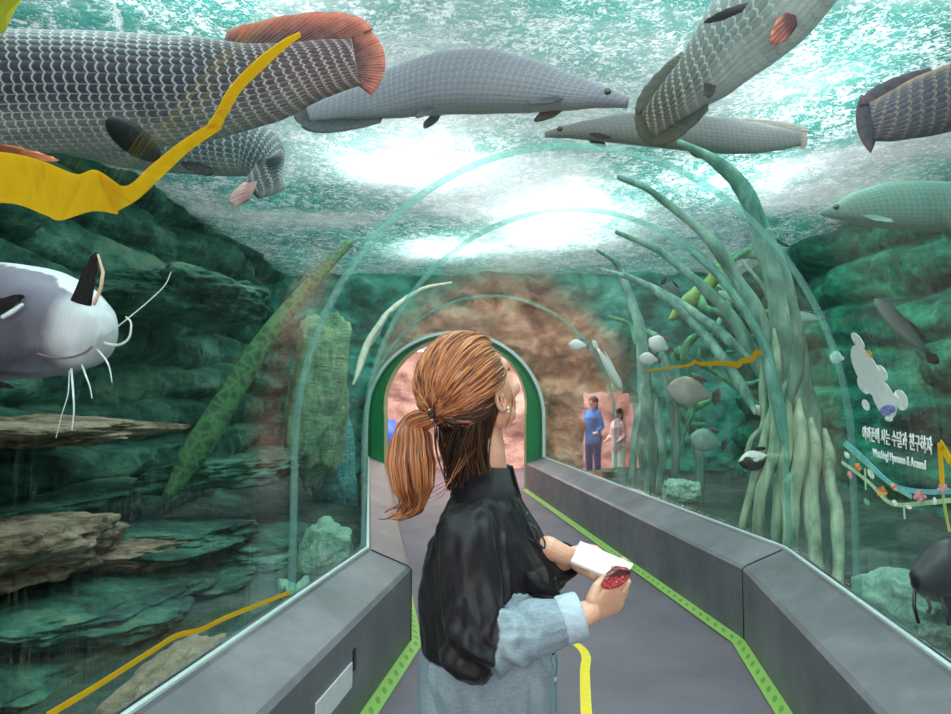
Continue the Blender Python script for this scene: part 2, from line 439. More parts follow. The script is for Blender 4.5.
# ---- rockwork
GREENS = [(.28, (.004, .014, .014)), (.42, (.012, .050, .042)), (.51, (.035, .14, .10)), (.58, (.09, .25, .17)), (.66, (.24, .30, .19)), (.76, (.42, .36, .25))]
M_ROCK = rock_mat('algae_green_rockwork', GREENS, .9)
M_ROCKR = rock_mat('dark_green_rockwork', [(.30, (.003, .024, .024)), (.43, (.006, .09, .065)), (.53, (.012, .24, .15)), (.62, (.06, .44, .26)), (.74, (.26, .55, .36))], 1.1)
M_RED0 = rock_mat('russet_rockwork', [(.3, (.12, .05, .03)), (.46, (.42, .20, .12)), (.6, (.62, .38, .26)), (.75, (.36, .40, .28))], 1.6, strata=1.5)
def m_red():
    t = NT('russet_and_green_rockwork'); c = t.coord('Object', (1, 1, 1.5)); a = t.noise(c, 1.6, 8, .62, .6)
    red = t.ramp(a, [(.3, (.16, .07, .045)), (.46, (.62, .26, .15)), (.6, (.95, .52, .36)), (.75, (.62, .55, .40))])
    grn = t.ramp(a, [(.3, (.006, .09, .08)), (.45, (.02, .30, .24)), (.6, (.10, .55, .42)), (.75, (.38, .74, .56))])
    o = t.n('ShaderNodeTexCoord').outputs['Object']
    d = t.n('ShaderNodeVectorMath', operation='DISTANCE'); t.set(d.inputs[0], o); t.set(d.inputs[1], (.55, 11, 1.5))
    k = t.math('ADD', d.outputs['Value'], t.math('MULTIPLY', t.math('SUBTRACT', t.noise(t.coord(), .9, 4), .5), 1.6))
    f = t.ramp(k, [(0, (0, 0, 0)), (1, (1, 1, 1))]); mr = t.n('ShaderNodeMapRange'); t.set(mr.inputs[0], k); t.set(mr.inputs[1], 1.75); t.set(mr.inputs[2], 2.35)
    h = t.noise(c, 8, 8, .65)
    return t.end(t.bsdf(t.mix(mr.outputs[0], red, grn), .75, .3, normal=t.bump(h, .9, .06)))
M_RED = m_red()
def strata(y, z, seed, freq=2.6):
    """how far the rock juts out: overlapping tilted shelves with dark gaps between them"""
    zz = z + .22 * fr((y * .35, seed, z * .3), 1, 3) + .05 * math.sin(y * .8 + seed)
    w = zz * freq; k = math.floor(w); f = w - k
    step = NZ.noise(V((y * .55 + k * 7.3, k * 3.1 + seed, 0))) * .9
    chunk = NZ.cell(V((y * .9 + k * 2.37, k * 1.0, seed))) * .28
    edge = (1 - (1 - min(f * 1.6, 1)) ** 3) * (1 if f < .82 else max(0, (1 - f) / .18))
    return .34 * edge * (.55 + .5 * step + chunk) + .22 * fr((y * .5, z * .8, seed), 1.2, 3) + .05 * fr((y, z, seed), 5, 4)
def f_left(u, v):
    y = lerp(-2.5, 12.4, u ** 1.0); z = lerp(-.3, 4.3, v)
    x = -3.25 + strata(y, z, 3.3) - .25 * (z - 1.2) * (.35 if z > 1.2 else .5)
    return V((x, y, z))
rock_sheet('wall_rock_left', f_left, 420, 260, M_ROCK)
def f_right(u, v):
    y = lerp(-2.5, 12.4, u); z = lerp(-.3, 4.3, v)
    return V((4.3 - 1.1 * strata(y, z, 9.1, 1.9) + .12 * z, y, z))
rock_sheet('wall_rock_right', f_right, 300, 170, M_ROCKR)
# end of the tank around the portal: russet rock, with the portal hole left open
m = MB(); nr, na = 90, 260; pts = []
for i in range(nr):
    for j in range(na):
        u = j / (na - 1); s = i / (nr - 1)
        q = arch(YE, u, .03 + 3.6 * s ** 1.15)
        if u < .15 or u > .85: q.z = lerp(-.3, Z_SP, (u / .15) if u < .15 else (1 - u) / .15)
        q.y = YE + .25 - .75 * math.sin(min(1, s * 2.2) * PI / 2) * (.6 + .5 * fr((q.x, 1, q.z), .8, 3)) + .18 * fr((q.x, 0, q.z), 2.3, 4)
        pts.append(q)
WX0, WX1, WZ0, WZ1 = 1.80, 2.62, .34, 1.62
fs = [[i * na + j, (i + 1) * na + j, (i + 1) * na + j + 1, i * na + j + 1] for i in range(nr - 1) for j in range(na - 1)]
def in_win(f):
    c = sum((pts[k] for k in f), V()) / 4; return WX0 + .05 * NZ.noise(c * 4) < c.x < WX1 and WZ0 < c.z < WZ1 + .06 * NZ.noise(c * 5)
m.add(pts, [f for f in fs if not in_win(f)])
o = m.build('wall_rock_end', M_RED); tag(o, kind='structure')
m = MB(); m.box(((WX0 + WX1) / 2, YE + .42, (WZ0 + WZ1) / 2), (WX1 - WX0 + .3, .05, WZ1 - WZ0 + .3)); tag(m.build('window_9', M_GLASS, smooth=False), kind='structure')
# back of the tank behind the camera
m = MB(); m.box((.5, -2.7, 2), (9, .3, 5)); tag(m.build('wall_rock_near', M_ROCK, smooth=False), kind='structure')
# tank beds
M_SAND = rock_mat('dark_gravel_bed', [(.3, (.012, .03, .025)), (.5, (.04, .09, .07)), (.7, (.16, .22, .17))], 3, strata=1)
def bed(name, side):
    m = MB(); pts = []; nu, nv = 60, 24
    for i in range(nu):
        y = lerp(-2.6, YE + .6, i / (nu - 1)); g = xl(max(-1.6, min(y, YE))) if side < 0 else xr(max(-1.6, min(y, YE)))
        for j in range(nv):
            s = j / (nv - 1); x = lerp(g + side * .04, -3.6 if side < 0 else 4.6, s)
            pts.append(V((x, y, .22 + .25 * s * s + .12 * fr((x, y, 0), 1.2, 3))))
    m.grid(pts, nu, nv); tag(m.build(name, M_SAND), kind='structure')
bed('floor_tank_left', -1); bed('floor_tank_right', 1)
# ---- loose stones
def stone(name, c, r, rot, mat, label, cat, seed, group=None, sub=5, amp=.22, facet=.0):
    bm = bmesh.new(); bmesh.ops.create_icosphere(bm, subdivisions=sub, radius=1)
    R = Matrix.Rotation(rot[2], 3, 'Z') @ Matrix.Rotation(rot[1], 3, 'Y') @ Matrix.Rotation(rot[0], 3, 'X')
    for v in bm.verts:
        p = v.co.copy(); n = p.normalized()
        cube = n / max(abs(n.x), abs(n.y), abs(n.z)); n = n.lerp(cube, .35)
        k = 1 + amp * fr(p + V((seed, 0, 0)), 1.3, 4) + .05 * fr(p + V((0, seed, 0)), 6, 3)
        v.co = R @ V((n.x * r[0] * k, n.y * r[1] * k, n.z * r[2] * k))
    me = bpy.data.meshes.new(name); bm.to_mesh(me); bm.free()
    me.polygons.foreach_set('use_smooth', [True] * len(me.polygons))
    o = link(name, me, mat); o.location = c; tag(o, label, cat, group); return o
M_PALE = rock_mat('pale_green_stone', [(.3, (.16, .38, .27)), (.5, (.34, .62, .47)), (.7, (.62, .80, .68))], 4, strata=1)
M_TAN = rock_mat('tan_stone', [(.3, (.20, .16, .10)), (.5, (.48, .38, .27)), (.7, (.70, .60, .46))], 4, strata=2)
M_BRN = rock_mat('brown_layered_stone', [(.30, (.02, .018, .014)), (.43, (.15, .10, .06)), (.55, (.42, .33, .23)), (.64, (.55, .47, .36)), (.74, (.10, .24, .17))], 2.2, strata=5)
M_GRN = rock_mat('green_layered_stone', GREENS, 1.6, strata=4)
stone('boulder', P(325, 556, 5.0), (.18, .2, .24), (0, .2, .3), M_PALE, 'pale mint boulder behind the left acrylic next to the corner post', 'rock', 1, 'loose pale stones beside the kerbs')
stone('boulder', P(297, 600, 3.55), (.08, .10, .09), (.3, 0, .6), M_PALE, 'small whitish stone against the left acrylic at the end of the yellow line', 'rock', 2, 'loose pale stones beside the kerbs', amp=.4)
stone('boulder', P(166, 694, 2.62), (.11, .34, .12), (.12, -.1, -.16), M_TAN, 'tan slab lying at the foot of the left acrylic, bottom of the photo', 'rock', 4, 'loose pale stones beside the kerbs')
stone('boulder', P(906, 604, 3.25), (.13, .44, .14), (-.12, 0, -.1), M_PALE, 'long pale green slab beside the right kerb under the dark fish', 'rock', 6, 'loose pale stones beside the kerbs')
stone('boulder', P(682, 492, 7.2), (.19, .2, .13), (0, .1, .3), M_PALE, 'small pale grey stone under the far root cluster on the right', 'rock', 8, 'loose pale stones beside the kerbs')
slabs = [  # px, py, depth, half sizes, mat, label
    (28, 552, 3.75, (.5, .62, .17), M_BRN, 'blocky brown layered rock jutting in at the left edge of the photo', 11),
    (120, 548, 4.6, (.55, .62, .10), M_BRN, 'flat brown and green shelf rock left of the slanting green reflection band', 12),
    (190, 535, 5.1, (.5, .8, .09), M_GRN, 'long green shelf rock running toward the corner on the left', 13),
    (250, 470, 6.2, (.5, .9, .13), M_GRN, 'thick green shelf rock on the left, above the brown ones', 14),
    (60, 430, 4.4, (.5, .9, .08), M_BRN, 'thin tan streaked shelf rock below the white catfish', 15),
    (120, 602, 3.9, (.5, .8, .09), M_GRN, 'dim green shelf rock crossed by the lower yellow line', 16),
    (272, 545, 5.6, (.45, .6, .09), M_GRN, 'mossy green shelf rock just left of the mint boulder', 17),
    (36, 672, 3.25, (.35, .6, .07), M_GRN, 'low teal shelf rock in the bottom left corner', 19),
    (225, 580, 4.9, (.35, .7, .06), M_GRN, 'thin mossy shelf rock between the upper shelves and the yellow line', 20),
    (70, 500, 4.9, (.5, .8, .06), M_GRN, 'dark green thin shelf rock just above the blocky brown one', 21),
    (215, 300, 6.3, (.5, 1.0, .2), M_GRN, 'big sloping green rock high on the left, behind the acrylic', 18)]
for px, py, d, r, mt, lb, sd in slabs:
    q = P(px, py, d); q.x -= .12
    stone('shelf_rock', q, r, (rnd(-.08, .08), rnd(-.1, .1), rnd(-.1, .1)), mt, lb, 'rock', sd, 'layered shelf rocks along the left of the tank', sub=6, amp=.3)
# ---- mangrove roots on the right
def m_root(name, a, b, c):
    t = NT(name); cc = t.coord('Object', (1, 1, .35)); f = t.noise(cc, 9, 6, .6, .4)
    return t.end(t.bsdf(t.ramp(f, [(.3, a), (.5, b), (.7, c)]), .65, .3, normal=t.bump(f, .8, .02)))
M_ROOT = m_root('pale_green_root', (.10, .18, .11), (.36, .50, .34), (.66, .74, .52))
M_ROOT2 = m_root('grey_green_streak', (.04, .14, .11), (.14, .34, .27), (.38, .58, .48))
def root_tube(parent, pts, r0, r1, mat, name='root'):
    pth = smooth_path(pts, 7); n = len(pth); rr = []
    for i, p in enumerate(pth):
        t = i / (n - 1); rr.append(lerp(r0, r1, t) * min(1, .3 + t * 4.5) * (1 + .25 * NZ.noise(p * 5)))
        pth[i] = p + V((NZ.noise(p * 3), NZ.noise(p * 3 + V((5, 0, 0))), 0)) * .03
    m = MB(); m.tube(pth, rr, 12, True, round_end=True); return m.build(name, mat, parent)
D = 4.9
rt = empty('mangrove_tree', P(800, 560, D), 'pale green mangrove trunk with hanging prop roots behind the right acrylic', 'tree', 'mangrove trees on the right')
root_tube(rt, [P(822, 580, D), P(818, 500, D), P(800, 400, D), P(784, 310, D), P(765, 250, D), P(745, 190, D - .1), P(715, 160, D - .2), P(680, 142, D - .3)], .15, .022, M_ROOT2, 'trunk')
for pts, a, b in [
    ([P(788, 380, 4.75), P(770, 420, 4.8), P(757, 470, 4.8), P(742, 525, 4.9)], .035, .026),
    ([P(772, 330, 4.75), P(776, 400, 4.7), P(774, 450, 4.7), P(760, 500, 4.7), P(757, 545, 4.8)], .045, .034),
    ([P(790, 400, 4.7), P(786, 450, 4.65), P(778, 500, 4.65), P(776, 555, 4.7)], .04, .03),
    ([P(800, 400, 4.7), P(800, 460, 4.6), P(793, 510, 4.6), P(795, 568, 4.6)], .05, .04),
    ([P(812, 420, 4.7), P(812, 480, 4.6), P(812, 520, 4.55), P(818, 590, 4.4)], .055, .04),
    ([P(826, 430, 4.8), P(830, 480, 4.6), P(836, 520, 4.5), P(838, 590, 4.3)], .045, .035),
    ([P(798, 470, 4.6), P(785, 490, 4.6), P(787, 530, 4.6), P(785, 560, 4.6)], .03, .024),
    ([P(760, 360, 4.9), P(764, 420, 4.9), P(752, 440, 4.9), P(746, 470, 5.0)], .022, .016)]:
    root_tube(rt, pts, a, b, M_ROOT)
# limbs added over the acrylic, shaped like the refraction streaks in it
def over(y0, y1, u0, u1, off0, off1, n=10):
    return [arch(lerp(y0, y1, i / n), lerp(u0, u1, i / n), lerp(off0, off1, i / n)) for i in range(n + 1)]
for (y0, y1, u0, u1, o0, o1, r0, r1) in [
    (4.9, 4.7, .80, .56, .35, .45, .07, .02), (5.1, 5.6, .82, .60, .45, .40, .06, .02), (4.6, 4.3, .82, .68, .30, .50, .05, .015),
    (5.0, 6.3, .78, .62, .30, .30, .045, .015), (4.8, 5.0, .84, .70, .5, .6, .04, .012), (5.2, 5.1, .76, .66, .55, .45, .035, .012),
    (4.9, 5.9, .83, .64, .2, .25, .05, .02), (4.6, 4.9, .86, .66, .22, .32, .05, .02)]:
    root_tube(rt, over(y0, y1, u0, u1, o0, o1), r0, r1, M_ROOT2, 'branch_or_streak')
D = 8.0
rt = empty('mangrove_tree', P(665, 490, D), 'cluster of grey green mangrove roots farther down the right side', 'tree', 'mangrove trees on the right')
root_tube(rt, [P(652, 500, D), P(648, 440, D), P(644, 380, D), P(638, 320, D), P(620, 270, D), P(598, 250, D - .2)], .13, .018, M_ROOT2, 'trunk')
for pts, a, b in [
    ([P(640, 400, 7.8), P(634, 440, 7.8), P(632, 490, 7.8)], .045, .04), ([P(655, 400, 7.7), P(662, 440, 7.7), P(660, 492, 7.7)], .05, .04),
    ([P(668, 390, 7.9), P(676, 430, 7.9), P(674, 492, 7.9)], .06, .05), ([P(680, 410, 8), P(696, 440, 8), P(700, 500, 8)], .06, .05),
    ([P(660, 350, 7.7), P(676, 385, 7.7), P(690, 410, 7.8)], .05, .05), ([P(648, 330, 7.8), P(665, 350, 7.8), P(668, 400, 7.8)], .05, .045),
    ([P(644, 450, 7.6), P(648, 470, 7.6), P(646, 495, 7.6)], .03, .03)]:
    root_tube(rt, pts, a, b, M_ROOT2)
# twisting green driftwood behind the far fish
M_MOSS = m_root('mossy_green_wood', (.01, .10, .05), (.04, .26, .13), (.20, .45, .18))
M_LIME = m_root('lime_moss', (.04, .12, .03), (.14, .26, .06), (.26, .38, .12))
rt = empty('driftwood', P(715, 330, 7.2), 'tangled mossy green driftwood above the zigzag yellow line on the right', 'driftwood')
random.seed(21)
for k in range(15):
    a = P(rnd(655, 800), rnd(230, 400), rnd(6.6, 8.6)); pts = [a]
    dx, dz = rnd(-.35, .35), rnd(-.25, .2)
    for s in range(4):
        pts.append(pts[-1] + V((dx * .6, rnd(-.1, .1), dz * .6))); dx += rnd(-.35, .35); dz += rnd(-.35, .35)
    if min(inside(p) for p in pts) < .15 or max(p.z for p in pts) > 3.5: continue
    root_tube(rt, pts, rnd(.03, .06), rnd(.012, .03), M_MOSS, 'branch_or_streak')
root_tube(rt, [P(672, 318, 7.0), P(690, 300, 7.0), P(712, 282, 7.0), P(726, 262, 7.0)], .10, .06, M_LIME, 'mossy_branch')
# solid tube added for the green floor strip's reflection on the left acrylic
def m_reflection_band():
    t = NT('green_reflection_print'); u = t.n('ShaderNodeTexCoord').outputs['UV']
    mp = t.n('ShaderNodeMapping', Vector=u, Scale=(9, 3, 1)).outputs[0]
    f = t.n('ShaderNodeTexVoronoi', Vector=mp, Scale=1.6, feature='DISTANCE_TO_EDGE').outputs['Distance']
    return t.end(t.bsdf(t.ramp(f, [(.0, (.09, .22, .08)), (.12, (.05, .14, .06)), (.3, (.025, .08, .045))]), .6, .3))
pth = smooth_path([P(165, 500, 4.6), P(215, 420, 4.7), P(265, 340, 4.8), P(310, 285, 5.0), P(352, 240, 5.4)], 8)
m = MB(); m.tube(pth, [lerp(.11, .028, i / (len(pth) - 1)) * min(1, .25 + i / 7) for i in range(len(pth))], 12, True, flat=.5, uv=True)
tag(m.build('green_reflection_band', m_reflection_band()), 'long leafy green reflection band built solid, slanting up on the left', 'reflection')
# pale curved tubes added for the streak lines in the acrylic, upper left
for k, pts in enumerate([
    [P(372, 345, 6.5), P(392, 318, 6.6), P(418, 296, 6.8), P(446, 282, 7.0)],
    [P(355, 375, 6.0), P(372, 345, 6.2), P(398, 318, 6.4), P(425, 300, 6.6)]]):
    if min(inside(p) for p in pts) < .05:
        pts = [p for p in pts]
    r = empty('driftwood', pts[0], ['upper', 'lower'][k] + ' of two thin pale acrylic streaks, built as rods left of the portal arch', 'driftwood')
    yy = [5.2, 5.6, 6.2, 6.9] if k == 0 else [4.7, 5.1, 5.7, 6.3]
    pts = [arch(y, u, .14) for y, u in zip(yy, ([.24, .30, .36, .42] if k == 0 else [.20, .26, .31, .36]))]
    root_tube(r, pts, .03, .012, m_root('pale_streak_%d' % k, (.3, .4, .3), (.5, .55, .42), (.7, .72, .6)), 'branch_or_streak')
# teal column and yellow-green rock seen by the corner
stone('standing_rock', P(318, 400, 7.4), (.30, .35, .9), (0, .1, .2), rock_mat('yellow_green_stone', [(.3, (.05, .16, .10)), (.5, (.20, .40, .24)), (.7, (.50, .58, .30))], 2.5), 'upright yellow green rock column behind the corner on the left', 'rock', 31, 'upright rocks left of the portal', sub=6)
stone('standing_rock', P(332, 460, 8.6), (.24, .4, .8), (0, -.1, .5), rock_mat('blue_green_stone', [(.3, (.02, .16, .18)), (.5, (.08, .42, .42)), (.7, (.40, .75, .62))], 2.5), 'blue green rock column glimpsed just left of the portal', 'rock', 33, 'upright rocks left of the portal', sub=6)
# ================================================================ FISH
def m_scale(name, back, side, belly, edge, tail=None, tail_u=None, su=20, sv=34, ew=.08, esh=1.0):
    """netted scales laid out on the body's own length/girth coordinates"""
    t = NT(name); u = t.n('ShaderNodeTexCoord').outputs['UV']; sx = t.n('ShaderNodeSeparateXYZ', Vector=u)
    U, W = sx.outputs[0], sx.outputs[1]
    up = t.math('ABSOLUTE', t.math('SUBTRACT', t.math('FRACT', t.math('ADD', W, .75)), .5))   # 0 belly .. .5 back
    sc = t.math('ABSOLUTE', t.math('SINE', t.math('MULTIPLY', W, sv * PI)))
    X = t.math('ADD', t.math('ADD', t.math('MULTIPLY', U, su), t.math('MULTIPLY', sc, .30)), t.math('MULTIPLY', up, 5.0))
    vo = t.math('FRACT', t.math('ADD', X, t.math('MULTIPLY', t.noise(t.coord(), 14, 2), .5)))
    nz = t.noise(t.coord(), 9, 4)
    base = t.ramp(t.math('ADD', up, t.math('MULTIPLY', nz, .08)), [(.07, belly), (.24, side), (.40, side), (.50, back)])
    e = t.ramp(vo, [(0, (.15, .15, .15)), (ew, (1, 1, 1)), (ew * 2.0, (.6, .6, .6)), (ew * 3.6, (0, 0, 0))])
    dz = t.ramp(sc, [(.0, (1, 1, 1)), (.30, (0, 0, 0))]); lo = t.ramp(up, [(.16, (.75, .75, .75)), (.30, (.0, .0, .0))])
    e = t.math('MAXIMUM', e, t.math('MULTIPLY', dz, lo))
    col = t.mix(t.math('MULTIPLY', e, esh), base, edge)
    if tail is not None:
        mr = t.n('ShaderNodeMapRange'); t.set(mr.inputs[0], t.math('ADD', U, t.math('MULTIPLY', nz, .12))); t.set(mr.inputs[1], tail_u); t.set(mr.inputs[2], tail_u + .35); f = mr.outputs[0]
        r = t.mix(t.math('MULTIPLY', e, .7), tail, (.85, .55, .45)); col = t.mix(t.math('MULTIPLY', f, .85), col, r)
    return t.end(t.bsdf(col, .42, .35, normal=t.bump(vo, .5, .010)))
def m_fin(name, base, rim):
    t = NT(name); u = t.n('ShaderNodeTexCoord').outputs['UV']; sx = t.n('ShaderNodeSeparateXYZ', Vector=u)
    w = t.math('SINE', t.math('MULTIPLY', sx.outputs[0], 150.0)); nz = t.noise(t.coord(), 26, 4)
    f = t.math('ADD', sx.outputs[1], t.math('MULTIPLY', t.math('SUBTRACT', nz, .5), .7))
    col = t.ramp(f, [(.35, base), (.95, rim)])
    return t.end(t.bsdf(t.mix(t.math('MULTIPLY', t.math('MAXIMUM', w, 0), .35), col, rim), .5, .2, normal=t.bump(w, .3, .004)))
M_EYE = simple('fish_eye', (.012, .010, .010), .1, .8, .05)
def fin(parent, name, root_a, root_b, tip, mat, bulge=.0, th=.007, n=16, nv=7, round_=1.0):
    """fan-shaped fin between two root points, swept to tip with rounded rim, thick at the root"""
    a, b, t = V(root_a), V(root_b), V(tip); mid = (a + b) / 2; ax = b - a; out = t - mid
    nrm = ax.cross(out).normalized(); pts = []; uv = []
    for sgn in (1, -1):
        for i in range(n + 1):
            s = i / n; base = a + ax * s
            ln = math.sin(PI * (.12 + .80 * s)) ** .6
            e = mid + out * ln * 1.0 + ax * (s - .5) * (1.35 * round_)
            for j in range(nv):
                q = j / (nv - 1); p = base.lerp(e, q) + nrm * (bulge * math.sin(q * PI) + sgn * th * (1 - q * .85) * (math.sin(PI * (.04 + .92 * s)) ** .5) + .004 * math.sin(s * 34) * q)
                pts.append(p); uv.append((s, q))
    m = MB(); fs = []; W = nv; o2 = (n + 1) * nv
    for i in range(n):
        for j in range(nv - 1):
            q = [i * W + j, (i + 1) * W + j, (i + 1) * W + j + 1, i * W + j + 1]; fs.append(q); fs.append([k + o2 for k in q][::-1])
    for i in range(n):
        q = i * W + nv - 1; fs.append([q, q + W, q + W + o2, q + o2])
    for i in (0, n):
        for j in range(nv - 1): q = i * W + j; fs.append([q, q + 1, q + 1 + o2, q + o2])
    m.add(pts, fs, [[uv[k] for k in f] for f in fs])
    return m.build(name, mat, parent)
def body_frame(path, up):
    fr_ = []
    for i, p in enumerate(path):
        t = (path[min(i + 1, len(path) - 1)] - path[max(i - 1, 0)]).normalized()
        s = t.cross(V(up)).normalized(); u = s.cross(t).normalized(); fr_.append((t, s, u))
    return fr_
FISH = []
def arapaima(spine, depths, h, label, mats, up=(0, 0, 1), n=12, wfac=.72, fins=True, head=True, name='arapaima', long_tail=True, anal=True, pelv=True, fs=1.0):
    """spine goes head -> tail; h = half height along it"""
    pts = [P(px, py, d) for (px, py), d in zip(spine, depths)]
    pth = smooth_path(pts, n); hh = smooth_vals(h, n); N = len(pth)
    upv = V(up); F = body_frame(pth, up); L = [0]
    for i in range(1, N): L.append(L[-1] + (pth[i] - pth[i - 1]).length)
    T = L[-1]
    m = MB(); rings = []; K = 36
    for i, p in enumerate(pth):
        t, s, u = F[i]; f = L[i] / T
        w = hh[i] * (wfac if f < .6 else lerp(wfac, .42, (f - .6) / .4)); 
        if head and f < .16: w = hh[i] * lerp(1.05, wfac, f / .16)
        ring = []
        for k in range(K):
            a = 2 * PI * k / K; c, sn = math.cos(a), math.sin(a)
            e = 2 / 2.3
            ring.append(p + s * (w * math.copysign(abs(c) ** e, c)) + u * (hh[i] * math.copysign(abs(sn) ** e, sn)))
        rings.append(ring)
    m.loft(rings, True, uvs=L)
    r = empty(name, pth[N // 2], label, 'fish', 'arapaimas swimming around the tunnel'); FISH.append((label, r))
    m.build('body', mats['body'], r)
    def at(f, side=0, vert=0):
        i = int(f * (N - 1)); t, s, u = F[i]
        return pth[i] + s * hh[i] * side * wfac + u * hh[i] * vert, t, s, u, hh[i]
    if fins:
        H = max(h)
        e, t, s, u, hz = at(.99)
        m_ = mats['fin']
        p0, *_ = at(.985, 0, .75); p1, *_ = at(.985, 0, -.75); q = e + t * H * .62 * fs
        fin(r, 'caudal_fin', p0, p1, q, m_, round_=1.5)
        a0, *_ = at(.72, 0, .85); a1, *_ = at(.95, 0, .75); q = at(.93, 0, 0)[0] + u * (hz + H * .55 * fs) + t * H * .1
        fin(r, 'dorsal_fin', a0, a1, q, m_)
        if anal:
            a0, *_ = at(.74, 0, -.85); a1, *_ = at(.95, 0, -.75); q = at(.93, 0, 0)[0] - u * (hz + H * .5 * fs) + t * H * .1
            fin(r, 'anal_fin', a0, a1, q, m_)
        pf = mats.get('pfin', m_)
        for sg in (1, -1):
            b, t, s, u, hz = at(.235, sg * .82, -.62)
            fin(r, 'pectoral_fin', b - t * .035, b + t * .045, b + t * H * .75 + s * sg * H * .35 - u * H * .45, pf)
            b, t, s, u, hz = at(.58, sg * .4, -.9)
            if pelv: fin(r, 'pelvic_fin', b - t * .03, b + t * .04, b + t * H * .45 + s * sg * H * .15 - u * H * .35, pf)
            b, t, s, u, hz = at(.09, sg * 1.02, .35)
            mm = MB(); mm.ell(b, (.022, .022, .022), seg=14, rings=10); mm.build('eye', M_EYE, r)
            b2, t, s, u, hz = at(.22, sg * 1.0, .1)
    r['clear'] = min(inside(q) for rg in rings for q in rg if q.y > 0)
    print('FISH', 'T %.2f' % T, label[:40], 'clear %.2f' % r['clear'], 'top %.2f' % max(q.z for rg in rings for q in rg), 'bot %.2f' % min(q.z for rg in rings for q in rg))
    del r['clear']
    return r, at
DARKFIN = m_fin('dark_fin', (.006, .005, .007), (.02, .017, .02))
REDFIN = m_fin('red_rimmed_fin', (.06, .022, .03), (.50, .13, .09))
ORGFIN = m_fin('orange_fin', (.20, .05, .02), (.95, .34, .16))
GREYFIN = m_fin('grey_fin', (.05, .05, .06), (.14, .13, .14))
T1 = 1.95; T4 = .98
S1 = m_scale('charcoal_scales', (.20, .16, .22), (.030, .027, .042), (.17, .20, .175), (.46, .42, .42), (.075, .03, .045), T1, su=28, sv=42)
S2 = m_scale('slate_scales', (.10, .11, .13), (.06, .075, .09), (.30, .35, .33), (.48, .48, .48), su=28)
S3 = m_scale('silver_lilac_scales', (.30, .25, .32), (.22, .20, .25), (.33, .32, .35), (.42, .38, .43), su=26, esh=.6)
S4 = m_scale('olive_grey_scales', (.06, .07, .06), (.14, .16, .15), (.62, .66, .64), (.40, .44, .42), (.025, .030, .022), T4)
S5 = m_scale('faded_grey_scales', (.28, .26, .28), (.20, .20, .21), (.20, .24, .22), (.36, .31, .29), su=26, esh=.5)
S6 = m_scale('dark_amber_scales', (.30, .16, .08), (.045, .045, .07), (.06, .06, .08), (.42, .30, .24), esh=.55)
S7 = m_scale('pale_green_scales', (.16, .36, .24), (.14, .28, .24), (.22, .36, .31), (.28, .45, .35), su=26, esh=.5)
HH = [.035, .085, .135, .19, .205, .205, .19, .15, .105, .065]
def hs(k): return [x * k for x in HH]
# 1 biggest, top left, head out of the frame, tail toward the middle
r1, at1 = arapaima([(-500, 150), (-430, 135), (-320, 112), (-170, 98), (0, 93), (100, 92), (190, 90), (262, 84), (315, 70), (356, 62)],
    [1.72, 1.8, 1.95, 2.15, 2.3, 2.35, 2.35, 2.35, 2.35, 2.35], [.03, .08, .15, .195, .208, .205, .185, .142, .105, .085],
    'largest dark netted arapaima with a red tail across the top left corner', {'body': S1, 'fin': REDFIN, 'pfin': ORGFIN}, anal=False, pelv=False)
# its dark belly fin
b, t, s, u, hz = at1(.60, 0, -.3)
q0, q1, q2 = P(108, 122, 2.16), P(128, 128, 2.16), P(158, 156, 2.12)
m = MB(); ax = (P(160, 158, 2.14) - P(106, 120, 2.16)); cq = (P(160, 158, 2.14) + P(106, 120, 2.16)) / 2; X_ = ax.normalized(); Y_ = V((0, 1, .25)).normalized(); Z_ = X_.cross(Y_).normalized(); Y_ = Z_.cross(X_)
m.ell(cq, (ax.length / 2, .02, .047), Matrix((X_, Y_, Z_)).transposed(), 24, 14); m.build('pelvic_fin', DARKFIN, r1)
fin(r1, 'pectoral_fin', P(-12, 142, 2.2), P(0, 152, 2.2), P(58, 160, 2.12), ORGFIN)
# 2 behind it, curled tail
arapaima([(-60, 150), (-20, 135), (30, 126), (80, 128), (130, 137), (180, 142), (225, 146), (255, 152), (272, 172), (252, 190)],
    [3.15, 3.1, 3.05, 3.0, 3.0, 3.0, 3.0, 3.0, 2.95, 2.9], [.02, .06, .10, .13, .14, .14, .135, .12, .09, .05],
    'grey scaled arapaima curling its pink tail tip below the largest one', {'body': S2, 'fin': m_fin('pink_fin', (.55, .32, .32), (.85, .58, .55)), 'pfin': DARKFIN}, long_tail=False, anal=False, fins=False)
fin(FISH[-1][1], 'caudal_fin', P(258, 180, 2.9), P(250, 200, 2.88), P(229, 198, 2.84), m_fin('pink_tail', (.42, .22, .22), (.72, .46, .44)), th=.02)
fin(FISH[-1][1], 'pelvic_fin', P(178, 160, 2.95), P(200, 163, 2.95), P(208, 176, 2.9), DARKFIN)
# 3 silver one in the middle, snout right
arapaima([(628, 103), (600, 97), (565, 92), (525, 86), (480, 82), (440, 84), (400, 92), (365, 101), (335, 108), (308, 114)],
    [3.7, 3.75, 3.8, 3.85, 3.9, 3.95, 4.0, 4.0, 4.0, 4.0], [.028, .06, .105, .155, .185, .180, .155, .115, .075, .045],
    'silver lilac arapaima pointing its snout right at the top centre', {'body': S3, 'fin': GREYFIN, 'pfin': GREYFIN})
